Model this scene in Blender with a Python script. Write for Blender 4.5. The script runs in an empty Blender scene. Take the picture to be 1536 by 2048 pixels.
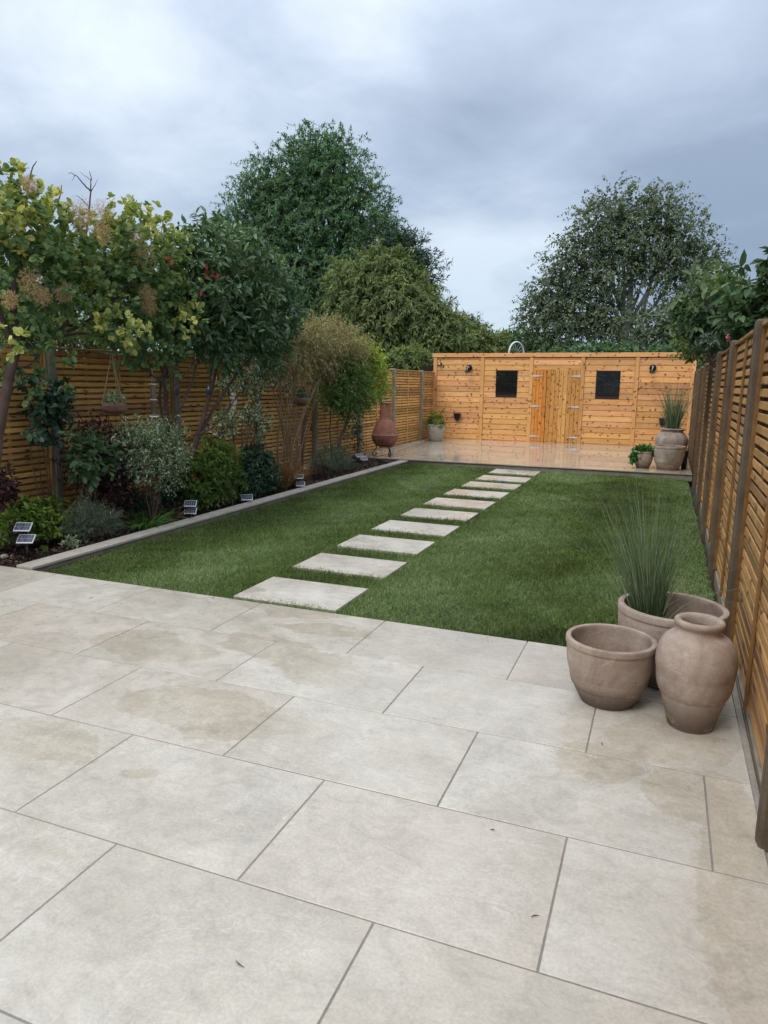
import bpy, math, random
import numpy as np
from mathutils import Vector, Matrix, noise as mnoise
rnd = random.Random(7)
S = bpy.context.scene
COL = S.collection
R = math.radians

# ------------------------------------------------------------ camera
FPX, PITCH, YAW, ROLL, CAMH = 1427.0, 0.17933, 0.36904, 0.01637, 1.494
def cam_axes():
    f = np.array([-math.sin(YAW)*math.cos(PITCH), math.cos(YAW)*math.cos(PITCH), -math.sin(PITCH)])
    rt = np.array([math.cos(YAW), math.sin(YAW), 0.0]); up = np.cross(rt, f)
    return rt*math.cos(ROLL)+up*math.sin(ROLL), -rt*math.sin(ROLL)+up*math.cos(ROLL), f
RT, UP, FW = cam_axes()
cam_d = bpy.data.cameras.new('camera'); cam = bpy.data.objects.new('camera', cam_d); COL.objects.link(cam)
cam_d.sensor_fit = 'VERTICAL'; cam_d.sensor_height = 36.0; cam_d.lens = FPX/2048*36.0
cam_d.clip_start = 0.05; cam_d.clip_end = 3000
cam.matrix_world = Matrix(((RT[0], UP[0], -FW[0], 0), (RT[1], UP[1], -FW[1], 0), (RT[2], UP[2], -FW[2], CAMH), (0, 0, 0, 1)))
S.camera = cam

# photograph measurements -> places in the garden (on a vertical or level plane)
def ray(px, py): return RT*(px-768)/FPX - UP*(py-1024)/FPX + FW
def at_x(px, py, X): d = ray(px, py); return d*(X/d[0]) + np.array([0, 0, CAMH])
def at_y(px, py, Y): d = ray(px, py); return d*(Y/d[1]) + np.array([0, 0, CAMH])
def at_z(px, py, z=0.0): d = ray(px, py); return d*((z-CAMH)/d[2]) + np.array([0, 0, CAMH])
def mpp(w): return float((np.array(w)-np.array([0, 0, CAMH])) @ FW)/FPX

# ------------------------------------------------------------ world, sun, exposure
SUN_EL, SUN_AZ = R(52), R(205)          # azimuth measured clockwise from +Y
W = bpy.data.worlds.new('World'); S.world = W; W.use_nodes = True
wt = W.node_tree; wt.nodes.clear()
def wn(t, **k):
    n = wt.nodes.new(t)
    for a, v in k.items():
        if a in n.inputs.keys():
            if isinstance(v, bpy.types.NodeSocket): wt.links.new(v, n.inputs[a])
            else: n.inputs[a].default_value = v
        else: setattr(n, a, v)
    return n
def wm(op, a, b=None, clamp=False):
    n = wt.nodes.new('ShaderNodeMath'); n.operation = op; n.use_clamp = clamp
    for i, v in enumerate((a, b)):
        if v is None: continue
        if isinstance(v, bpy.types.NodeSocket): wt.links.new(v, n.inputs[i])
        else: n.inputs[i].default_value = v
    return n.outputs[0]
tc = wn('ShaderNodeTexCoord')
sepd = wn('ShaderNodeSeparateXYZ', Vector=tc.outputs['Generated'])
zc = wm('MAXIMUM', sepd.outputs['Z'], 0.0)
inv = wm('DIVIDE', 1.0, wm('ADD', zc, 0.30))
vm = wn('ShaderNodeVectorMath', operation='SCALE'); wt.links.new(tc.outputs['Generated'], vm.inputs[0]); wt.links.new(inv, vm.inputs['Scale'])
n1 = wn('ShaderNodeTexNoise', Vector=vm.outputs[0], Scale=1.25, Detail=6.0, Roughness=0.52, Distortion=0.5)
n2 = wn('ShaderNodeTexNoise', Vector=vm.outputs[0], Scale=3.2, Detail=6.0, Roughness=0.55, Distortion=0.3)
def blob(px, py, size, amp):
    d = ray(px, py); d = d/np.linalg.norm(d)
    dp = wn('ShaderNodeVectorMath', operation='DOT_PRODUCT'); wt.links.new(tc.outputs['Generated'], dp.inputs[0]); dp.inputs[1].default_value = tuple(d)
    c0 = math.cos(size)
    mr = wn('ShaderNodeMapRange', interpolation_type='SMOOTHERSTEP'); mr.inputs['From Min'].default_value = c0; mr.inputs['From Max'].default_value = 1.0
    mr.inputs['To Min'].default_value = 0; mr.inputs['To Max'].default_value = amp
    wt.links.new(dp.outputs['Value'], mr.inputs['Value'])
    return mr.outputs['Result']
fac = wm('ADD', wm('MULTIPLY', n1.outputs['Fac'], 0.90), wm('MULTIPLY', n2.outputs['Fac'], 0.68))
fac = wm('SUBTRACT', fac, 0.31)
for b in ((960, 60, 0.42, 0.13), (1010, 610, 0.22, 0.42), (300, 120, 0.40, 0.14), (1290, 300, 0.42, -0.18), (760, 330, 0.28, -0.14), (200, 400, 0.30, 0.05), (1480, 60, 0.28, -0.12)):
    fac = wm('ADD', fac, blob(*b))
cr = wn('ShaderNodeValToRGB'); wt.links.new(fac, cr.inputs['Fac'])
e = cr.color_ramp.elements
e[0].position = 0.18; e[0].color = (0.225, 0.300, 0.420, 1)
e[1].position = 0.92; e[1].color = (0.56, 0.67, 0.79, 1)
m = e.new(0.5); m.color = (0.330, 0.425, 0.565, 1)
# overcast brightening towards the zenith
zp = wm('POWER', zc, 1.6)
gr = wn('ShaderNodeCombineXYZ'); 
for i_, a_ in enumerate((3.1, 2.45, 1.95)): wt.links.new(wm('MULTIPLY', wm('ADD', 1.0, wm('MULTIPLY', zp, a_)), 10.0), gr.inputs[i_])
sc = wn('ShaderNodeVectorMath', operation='MULTIPLY'); wt.links.new(cr.outputs['Color'], sc.inputs[0]); wt.links.new(gr.outputs[0], sc.inputs[1])
sky = wn('ShaderNodeTexSky', sky_type='NISHITA'); sky.sun_disc = False; sky.sun_elevation = SUN_EL; sky.sun_rotation = SUN_AZ
mx = wn('ShaderNodeMixRGB'); mx.inputs['Fac'].default_value = 0.92
wt.links.new(sky.outputs['Color'], mx.inputs['Color1']); wt.links.new(sc.outputs[0], mx.inputs['Color2'])
bg = wn('ShaderNodeBackground', Strength=0.1); wt.links.new(mx.outputs['Color'], bg.inputs['Color'])
wo = wn('ShaderNodeOutputWorld'); wt.links.new(bg.outputs[0], wo.inputs['Surface'])
sd = bpy.data.lights.new('sun', 'SUN'); sd.energy = 1.35; sd.angle = R(28); sd.color = (1.0, 0.95, 0.88)
sun = bpy.data.objects.new('sun', sd); COL.objects.link(sun)
tosun = Vector((math.sin(SUN_AZ)*math.cos(SUN_EL), math.cos(SUN_AZ)*math.cos(SUN_EL), math.sin(SUN_EL)))
sun.rotation_euler = tosun.to_track_quat('Z', 'Y').to_euler()
S.view_settings.view_transform = 'Standard'; S.view_settings.look = 'None'
S.view_settings.exposure = 0.20; S.view_settings.gamma = 1.0; S.view_settings.use_curve_mapping = False
S.render.engine = 'CYCLES'
S.cycles.max_bounces = 6; S.cycles.diffuse_bounces = 3; S.cycles.glossy_bounces = 3; S.cycles.transmission_bounces = 3
S.cycles.caustics_reflective = False; S.cycles.caustics_refractive = False; S.cycles.use_denoising = True

# ------------------------------------------------------------ material helpers
class G:
    def __init__(s, name):
        s.m = bpy.data.materials.new(name); s.m.use_nodes = True; s.t = s.m.node_tree
        s.b = s.t.nodes['Principled BSDF']; s.out = s.t.nodes['Material Output']
        s.tc = s.t.nodes.new('ShaderNodeTexCoord'); s.oi = s.t.nodes.new('ShaderNodeObjectInfo'); s.geo = s.t.nodes.new('ShaderNodeNewGeometry')
    def put(s, sock, v):
        if isinstance(v, bpy.types.NodeSocket): s.t.links.new(v, sock)
        elif isinstance(v, (tuple, list)) and len(v) == 3 and sock.type == 'RGBA': sock.default_value = (*v, 1)
        else: sock.default_value = v
    def n(s, t, props=None, **k):
        n = s.t.nodes.new('ShaderNode'+t)
        for a, v in (props or {}).items(): setattr(n, a, v)
        for a, v in k.items(): s.put(n.inputs[a], v)
        return n
    def math(s, op, a, b=0.0, clamp=False):
        n = s.t.nodes.new('ShaderNodeMath'); n.operation = op; n.use_clamp = clamp
        s.put(n.inputs[0], a); s.put(n.inputs[1], b); return n.outputs[0]
    def noise(s, vec, scale, detail=4.0, rough=0.55, dist=0.0):
        return s.n('TexNoise', Vector=vec, Scale=scale, Detail=detail, Roughness=rough, Distortion=dist).outputs['Fac']
    def ramp(s, fac, stops, interp='LINEAR'):
        n = s.n('ValToRGB', Fac=fac); n.color_ramp.interpolation = interp
        el = n.color_ramp.elements
        while len(el) > 1: el.remove(el[-1])
        for i, (p, c) in enumerate(stops):
            x = el[0] if i == 0 else el.new(p)
            x.position = p; x.color = (*c, 1) if isinstance(c, (tuple, list)) else (c, c, c, 1)
        return n.outputs['Color']
    def mix(s, f, a, b, mode='MIX'):
        n = s.n('MixRGB', {'blend_type': mode}); s.put(n.inputs[0], f); s.put(n.inputs[1], a); s.put(n.inputs[2], b); return n.outputs[0]
    def mapr(s, v, a, b, c=0.0, d=1.0, smooth=True):
        n = s.t.nodes.new('ShaderNodeMapRange')
        if smooth: n.interpolation_type = 'SMOOTHSTEP'
        s.put(n.inputs['Value'], v)
        for k, x in (('From Min', a), ('From Max', b), ('To Min', c), ('To Max', d)): n.inputs[k].default_value = x
        return n.outputs['Result']
    def scale(s, v, xyz):
        n = s.n('VectorMath', {'operation': 'MULTIPLY'}); s.put(n.inputs[0], v); n.inputs[1].default_value = xyz; return n.outputs[0]
    def addv(s, a, b):
        n = s.n('VectorMath', {'operation': 'ADD'}); s.put(n.inputs[0], a); s.put(n.inputs[1], b); return n.outputs[0]
    def objvec(s, k=37.0):
        cx = s.n('CombineXYZ', X=s.math('MULTIPLY', s.oi.outputs['Random'], k), Y=s.math('MULTIPLY', s.oi.outputs['Random'], k*2.3), Z=s.math('MULTIPLY', s.oi.outputs['Random'], k*.7))
        return s.addv(s.tc.outputs['Object'], cx.outputs[0])
    def bump(s, h, strength=0.3, dist=0.01):
        s.t.links.new(s.n('Bump', Height=h, Strength=strength, Distance=dist).outputs[0], s.b.inputs['Normal'])
    def done(s, color=None, rough=None, **k):
        if color is not None: s.put(s.b.inputs['Base Color'], color)
        if rough is not None: s.put(s.b.inputs['Roughness'], rough)
        for a, v in k.items(): s.put(s.b.inputs[a.replace('_', ' ')], v)
        return s.m

def plain(name, col, rough=0.5, metal=0.0, nz=0.15, sc=30):
    g = G(name); f = g.noise(g.tc.outputs['Object'], sc, 4)
    c = g.mix(f, tuple(x*(1-nz) for x in col), tuple(min(1, x*(1+nz)) for x in col))
    g.bump(f, 0.1, 0.003)
    return g.done(c, rough, Metallic=metal)

def wood(name, light, dark, knot=(0.09, 0.028, 0.008), knots=0.55, kscale=(4.6, 9.0, 9.0), gscale=1.0, rough=0.55, tintvar=0.25, spec=0.4, kr=(0.05, 0.13)):
    g = G(name); v = g.objvec()
    warp = g.noise(g.scale(v, (1.6, 3, 3)), 1.0, 3, 0.5)
    wv = g.n('CombineXYZ', X=0.0, Y=g.math('MULTIPLY', warp, 0.35), Z=g.math('MULTIPLY', warp, 0.35)).outputs[0]
    v2 = g.addv(v, wv)
    g1 = g.noise(g.scale(v2, (1.3*gscale, 16*gscale, 16*gscale)), 1.0, 5, 0.6, 0.3)
    g2 = g.noise(g.scale(v2, (4*gscale, 90*gscale, 90*gscale)), 1.0, 3, 0.6)
    c = g.ramp(g1, [(0.28, dark), (0.52, tuple((a+b)/2 for a, b in zip(light, dark))), (0.72, light)])
    c = g.mix(g.mapr(g2, 0.35, 0.75), c, tuple(x*0.72 for x in dark), 'MIX') if False else g.mix(0.35, c, g.ramp(g2, [(0.3, 0.55), (0.7, 1.15)]), 'MULTIPLY')
    if knots > 0:
        sp_ = g.n('SeparateXYZ', Vector=v2); v2d = g.n('CombineXYZ', X=g.math('MULTIPLY', sp_.outputs['X'], kscale[0]), Y=g.math('MULTIPLY', sp_.outputs['Z'], kscale[2]), Z=0.0).outputs[0]
        vo = g.n('TexVoronoi', {'feature': 'F1', 'voronoi_dimensions': '2D'}, Vector=v2d, Scale=1.0, Randomness=1.0)
        dist = g.math('ADD', vo.outputs['Distance'], g.math('MULTIPLY', g.math('SUBTRACT', g2, 0.5), 0.10))
        sepc = g.n('SeparateColor', Color=vo.outputs['Color'])
        on = g.mapr(sepc.outputs[0], 1-knots, 1-knots+0.02)
        core = g.math('MULTIPLY', g.mapr(dist, kr[1], kr[0]), on)
        halo = g.math('MULTIPLY', g.mapr(dist, 0.36, 0.10), on)
        c = g.mix(g.math('MULTIPLY', halo, 0.45), c, tuple(x*0.55 for x in dark))
        c = g.mix(g.math('MULTIPLY', core, 0.92), c, knot)
    # board-to-board differences
    var = g.ramp(g.oi.outputs['Random'], [(0.0, 1-tintvar), (0.5, 1.0), (1.0, 1+tintvar*0.55)])
    c = g.mix(1.0, c, var, 'MULTIPLY')
    c = g.mix(1.0, c, g.oi.outputs['Color'], 'MULTIPLY')
    g.bump(g2, 0.25, 0.004)
    return g.done(c, rough, Specular_IOR_Level=spec)

LEAFGAIN = 1.95
def leafmat(name, stops, rough=0.5, trans=0.30, spec=0.28):
    g = G(name)
    at = g.n('Attribute', {'attribute_name': 'tint'})
    c = g.ramp(at.outputs['Fac'], [(p, tuple(min(0.8, x*LEAFGAIN) for x in q)) for p, q in stops])
    c = g.mix(0.35, c, g.ramp(g.noise(g.geo.outputs['Position'], 60, 2), [(0.3, 0.6), (0.7, 1.3)]), 'MULTIPLY')
    g.done(c, rough, Specular_IOR_Level=spec)
    tr = g.n('BsdfTranslucent'); g.put(tr.inputs['Color'], g.mix(1.0, c, (1.15, 1.22, 0.75), 'MULTIPLY'))
    ms = g.n('MixShader', Fac=trans); g.t.links.new(g.b.outputs[0], ms.inputs[1]); g.t.links.new(tr.outputs[0], ms.inputs[2])
    g.t.links.new(ms.outputs[0], g.out.inputs['Surface'])
    return g.m

# ---- paving
WET = []   # (centre x, y, radius x, radius y)
def wetspots():
    for px, py, rx, ry in ((430, 1425, 0.50, 0.22), (560, 1300, 0.42, 0.16), (300, 1290, 0.40, 0.20), (560, 1215, 0.45, 0.12), (640, 1340, 0.30, 0.14), (420, 1160, 0.5, 0.1),
                           (1190, 1520, 0.17, 0.17), (1330, 1480, 0.26, 0.22), (1400, 1600, 0.20, 0.2), (1490, 1720, 0.14, 0.3), (1530, 1900, 0.16, 0.3), (60, 1480, 0.35, 0.16), (650, 1260, 0.3, 0.1),
                           (285, 1548, 0.07, 0.05)):
        w = at_z(px, py); WET.append((w[0], w[1], rx, ry))
wetspots()
def tilemat(name, allwet=False):
    g = G(name); v = g.objvec(53.0)
    cl = g.noise(v, 1.7, 6, 0.62, 0.6)
    md = g.noise(v, 9.0, 6, 0.7, 1.0)
    fi = g.noise(v, 95.0, 3, 0.6)
    base = g.ramp(cl, [(0.30, (0.45, 0.415, 0.345)), (0.5, (0.535, 0.495, 0.42)), (0.70, (0.615, 0.578, 0.505))])
    st = g.noise(g.scale(v, (1.0, 2.6, 1.0)), 5.0, 8, 0.72, 1.6)
    base = g.mix(0.42, base, g.ramp(st, [(0.34, 0.80), (0.5, 1.0), (0.66, 1.12)]), 'MULTIPLY')
    base = g.mix(0.65, base, g.ramp(md, [(0.32, 0.80), (0.5, 1.0), (0.70, 1.12)]), 'MULTIPLY')
    base = g.mix(0.45, base, g.ramp(fi, [(0.35, 0.80), (0.65, 1.14)]), 'MULTIPLY')
    # pale mineral veins
    vn = g.noise(g.scale(v, (1.0, 1.6, 1.0)), 7.5, 7, 0.62, 1.3)
    vein = g.math('MULTIPLY', g.mapr(g.math('ABSOLUTE', g.math('SUBTRACT', vn, 0.5)), 0.018, 0.0), g.mapr(g.noise(v, 2.3, 2), 0.46, 0.62))
    base = g.mix(g.math('MULTIPLY', vein, 0.30), base, (0.78, 0.76, 0.72))
    pit = g.mapr(g.noise(v, 42.0, 3, 0.7), 0.70, 0.78)
    base = g.mix(g.math('MULTIPLY', pit, 0.35), base, (0.33, 0.28, 0.22))
    var = g.ramp(g.oi.outputs['Random'], [(0.0, (0.91, 0.885, 0.86)), (0.3, (1.0, 0.98, 0.95)), (0.65, (1.05, 1.05, 1.05)), (1.0, (0.97, 0.925, 0.89))])
    base = g.mix(1.0, base, var, 'MULTIPLY')
    if allwet:
        wl = g.noise(g.geo.outputs['Position'], 1.1, 3, 0.5)
        wet = g.mapr(wl, 0.2, 0.42)
        rough = g.ramp(wet, [(0.0, 0.16), (1.0, 0.045)])
        base = g.mix(1.0, base, (0.90, 0.86, 0.80), 'MULTIPLY')
        g.bump(g.math('ADD', g.math('MULTIPLY', g.noise(g.geo.outputs['Position'], 3.0, 2), 1.0), g.math('MULTIPLY', md, 0.02)), 0.05, 0.02)
        return g.done(base, rough, Specular_IOR_Level=0.75)
    pos = g.geo.outputs['Position']
    wp = g.addv(pos, g.scale(g.n('TexNoise', Vector=pos, Scale=2.6, Detail=5.0, Roughness=0.6).outputs['Color'], (0.42, 0.42, 0.0)))
    wp = g.addv(wp, g.n('CombineXYZ', X=-0.21, Y=-0.21, Z=0.0).outputs[0])
    tot = None
    for (x, y, rx, ry) in WET:
        d = g.addv(wp, g.n('CombineXYZ', X=-x, Y=-y, Z=0.0).outputs[0])
        d = g.scale(d, (1/rx, 1/ry, 0.0))
        l = g.n('VectorMath', {'operation': 'LENGTH'}); g.put(l.inputs[0], d)
        mm = g.mapr(l.outputs['Value'], 1.04, 0.96)
        tot = mm if tot is None else g.math('MAXIMUM', tot, mm)
    brk = g.mapr(g.noise(pos, 26.0, 4, 0.7), 0.40, 0.47)
    wet = g.math('MULTIPLY', tot, g.math('ADD', g.math('MULTIPLY', brk, 0.45), 0.55))
    film = g.mapr(g.noise(pos, 1.3, 5, 0.6), 0.42, 0.60)
    base = g.mix(g.math('MULTIPLY', wet, 0.75), base, (0.90, 0.87, 0.81), 'MULTIPLY')
    rough = g.math('SUBTRACT', g.math('SUBTRACT', 0.40, g.math('MULTIPLY', film, 0.20)), g.math('MULTIPLY', wet, 0.24))
    rough = g.math('ADD', rough, g.math('MULTIPLY', g.math('SUBTRACT', md, 0.5), 0.35), True)
    g.bump(g.math('ADD', md, g.math('MULTIPLY', fi, 0.3)), 0.12, 0.003)
    return g.done(base, rough, Specular_IOR_Level=0.5)

def potmat(name, a=(0.285, 0.205, 0.155), b=(0.45, 0.355, 0.285), base=(0.085, 0.055, 0.040), h=0.13):
    g = G(name); v = g.objvec()
    n0 = g.noise(g.scale(v, (5, 5, 3)), 1.0, 6, 0.65, 0.8)
    n3 = g.noise(g.scale(v, (14, 14, 34)), 1.0, 4, 0.6, 0.4)
    c = g.ramp(n0, [(0.32, a), (0.62, b), (0.78, tuple(min(1, x*1.15) for x in b))])
    c = g.mix(0.30, c, g.ramp(n3, [(0.3, 0.7), (0.7, 1.2)]), 'MULTIPLY')
    # damp foot of the pot with an uneven tide line
    z = g.n('SeparateXYZ', Vector=g.tc.outputs['Object']).outputs['Z']
    tide = g.mapr(g.math('ADD', z, g.math('MULTIPLY', n0, -0.11)), h, -0.06)
    c = g.mix(g.math('MULTIPLY', tide, 0.85), c, base)
    sp = g.mapr(g.noise(v, 9, 5, 0.7), 0.63, 0.72)
    c = g.mix(g.math('MULTIPLY', sp, 0.5), c, (0.16, 0.085, 0.055))
    gr = g.noise(v, 130, 4, 0.75)
    c = g.mix(0.45, c, g.ramp(gr, [(0.32, 0.70), (0.68, 1.18)]), 'MULTIPLY')
    lime = g.math('MULTIPLY', g.mapr(g.noise(g.scale(v, (3.5, 3.5, 7)), 1.0, 7, 0.72, 1.5), 0.52, 0.66), g.mapr(gr, 0.35, 0.6))
    c = g.mix(g.math('MULTIPLY', lime, 0.38), c, (0.62, 0.54, 0.46))
    g.bump(g.math('ADD', g.math('MULTIPLY', n3, 0.6), g.math('ADD', g.noise(v, 60, 3), gr)), 0.30, 0.004)
    return g.done(c, 0.82, Specular_IOR_Level=0.25)

M = {}
M['tile'] = tilemat('porcelain_tile'); M['wettile'] = tilemat('wet_porcelain_tile', True)
M['stone'] = M['tile']
M['clad'] = wood('honey_softwood', (0.88, 0.50, 0.215), (0.70, 0.335, 0.115), knots=0.50, kscale=(7.0, 9.0, 9.5), tintvar=0.18, kr=(0.07, 0.17))
M['door'] = wood('orange_softwood', (0.78, 0.42, 0.13), (0.56, 0.25, 0.055), knots=0.7, kscale=(6.5, 11, 12), tintvar=0.12, kr=(0.08, 0.17))
M['slatL'] = wood('treated_slat_wood', (0.80, 0.48, 0.17), (0.54, 0.295, 0.085), knots=0.45, kscale=(4, 14, 14), tintvar=0.30, kr=(0.05, 0.2))
M['slatR'] = wood('wet_brown_slat_wood', (0.72, 0.415, 0.155), (0.40, 0.205, 0.065), knots=0.45, kscale=(4, 12, 12), tintvar=0.32, rough=0.42, kr=(0.05, 0.2))
M['battenR'] = wood('amber_batten_wood', (0.36, 0.185, 0.06), (0.20, 0.095, 0.03), knots=0.2, tintvar=0.1)
M['dark_wood'] = wood('dark_stained_wood', (0.07, 0.045, 0.032), (0.03, 0.02, 0.016), knots=0, tintvar=0.3)
def concrete(name, a, b):
    g = G(name); v = g.objvec(); n0 = g.noise(v, 6, 6, 0.6); n3 = g.noise(v, 70, 4, 0.7)
    c = g.ramp(n0, [(0.3, a), (0.7, b)]); c = g.mix(0.5, c, g.ramp(n3, [(0.3, 0.65), (0.7, 1.25)]), 'MULTIPLY')
    g.bump(n3, 0.5, 0.006); return g.done(c, 0.85)
M['postL'] = concrete('grey_post_concrete', (0.20, 0.185, 0.155), (0.31, 0.285, 0.24))
M['postR'] = concrete('brown_post_concrete', (0.085, 0.060, 0.036), (0.165, 0.122, 0.080))
M['gravel'] = concrete('board_concrete', (0.20, 0.16, 0.11), (0.33, 0.27, 0.20))
M['grout'] = concrete('grey_grout', (0.22, 0.20, 0.175), (0.30, 0.28, 0.245))
M['edge'] = concrete('edging_mortar', (0.20, 0.17, 0.13), (0.33, 0.29, 0.23))
M['coping'] = concrete('pale_coping_stone', (0.37, 0.335, 0.275), (0.50, 0.46, 0.385))
M['rock'] = concrete('pale_rock', (0.36, 0.31, 0.22), (0.55, 0.49, 0.38))
M['pot'] = potmat('old_stone_terracotta'); M['potw'] = potmat('chalky_terracotta', (0.25, 0.19, 0.15), (0.45, 0.38, 0.32), (0.20, 0.13, 0.09), 0.08)
M['potc'] = potmat('cream_pot', (0.38, 0.34, 0.28), (0.50, 0.46, 0.39), (0.33, 0.28, 0.22), 0.02)
M['chim'] = potmat('red_terracotta', (0.19, 0.075, 0.05), (0.30, 0.135, 0.095), (0.13, 0.05, 0.035), 0.10)
M['hpot'] = potmat('brown_hanging_clay', (0.15, 0.085, 0.06), (0.26, 0.16, 0.12), (0.12, 0.06, 0.04), -0.02)
M['soil'] = plain('potting_soil', (0.035, 0.024, 0.017), 0.95, 0, 0.5, 60)
M['iron'] = plain('black_iron', (0.02, 0.018, 0.016), 0.5, 0.6)
M['steel'] = plain('galvanised_steel', (0.62, 0.64, 0.65), 0.45, 0.25)
M['black'] = plain('black_plastic', (0.012, 0.012, 0.014), 0.35)
M['rope'] = plain('hemp_rope', (0.30, 0.22, 0.13), 0.9, 0, 0.3, 200)
M['white'] = plain('white_enamel', (0.75, 0.76, 0.75), 0.35)
M['greyfelt'] = plain('roof_felt', (0.05, 0.052, 0.055), 0.9)
M['shedpaint'] = plain('black_shed_paint', (0.018, 0.019, 0.023), 0.6)
M['bark'] = concrete('brown_bark', (0.055, 0.036, 0.026), (0.12, 0.085, 0.06))
M['birch'] = concrete('pale_birch_bark', (0.22, 0.205, 0.18), (0.42, 0.40, 0.37))
M['cane'] = concrete('tan_cane', (0.13, 0.085, 0.05), (0.27, 0.185, 0.11))
M['redbark'] = concrete('reddish_bark', (0.045, 0.026, 0.02), (0.11, 0.065, 0.048))
def glassy(name, col, rough):
    g = G(name); nz = g.noise(g.tc.outputs['Object'], 3.0, 3, 0.5, 1.0)
    g.bump(nz, 0.35, 0.03); return g.done(col, rough, Specular_IOR_Level=0.6)
M['pane'] = glassy('black_window_film', (0.010, 0.010, 0.012), 0.10)
M['panel'] = glassy('solar_cell', (0.05, 0.06, 0.10), 0.15)
M['clear'] = plain('smoked_plastic', (0.20, 0.155, 0.12), 0.2)
M['blue'] = plain('blue_glaze', (0.03, 0.09, 0.13), 0.3)
M['seed'] = plain('bird_seed', (0.16, 0.10, 0.06), 0.9, 0, 0.6, 180)
M['pink'] = plain('pink_petals', (0.75, 0.20, 0.26), 0.6)
M['petal'] = plain('white_petals', (0.62, 0.60, 0.50), 0.6)

def turf():
    g = G('turf_soil'); p = g.geo.outputs['Position']
    c = g.ramp(g.noise(p, 30, 4), [(0.3, (0.018, 0.030, 0.010)), (0.7, (0.045, 0.062, 0.022))])
    return g.done(c, 0.95)
M['turf'] = turf()
def bark_soil():
    g = G('wet_bark_soil'); p = g.geo.outputs['Position']
    n0 = g.noise(p, 45, 4, 0.7)
    c = g.ramp(n0, [(0.3, (0.012, 0.007, 0.005)), (0.7, (0.055, 0.028, 0.020))]); g.bump(n0, 0.9, 0.03)
    return g.done(c, 0.85)
M['draincol'] = concrete('dusty_channel', (0.26, 0.235, 0.20), (0.38, 0.345, 0.295))
M['mulch'] = bark_soil()
def field():
    g = G('rough_ground'); p = g.geo.outputs['Position']
    c = g.ramp(g.noise(p, 0.6, 6), [(0.3, (0.035, 0.05, 0.018)), (0.7, (0.07, 0.075, 0.035))]); return g.done(c, 0.95)
M['field'] = field()
def chipmat():
    g = G('bark_chips'); at = g.n('Attribute', {'attribute_name': 'tint'})
    c = g.ramp(at.outputs['Fac'], [(0.0, (0.018, 0.009, 0.006)), (0.5, (0.06, 0.026, 0.018)), (0.85, (0.11, 0.055, 0.038)), (1.0, (0.28, 0.20, 0.13))])
    return g.done(c, 0.6)
M['chip'] = chipmat()
def grassmat():
    g = G('lawn_blades'); at = g.n('Attribute', {'attribute_name': 'tint'})
    c = g.ramp(at.outputs['Fac'], [(0.0, (0.055, 0.078, 0.014)), (0.28, (0.130, 0.185, 0.036)), (0.58, (0.195, 0.280, 0.090)), (0.9, (0.30, 0.39, 0.19)), (1.0, (0.50, 0.46, 0.24))])
    g.done(c, 0.55, Specular_IOR_Level=0.35)
    tr = g.n('BsdfTranslucent'); g.put(tr.inputs['Color'], g.mix(1.0, c, (1.2, 1.3, 0.6), 'MULTIPLY'))
    ms = g.n('MixShader', Fac=0.25); g.t.links.new(g.b.outputs[0], ms.inputs[1]); g.t.links.new(tr.outputs[0], ms.inputs[2]); g.t.links.new(ms.outputs[0], g.out.inputs['Surface'])
    return g.m
M['grass'] = grassmat()
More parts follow.
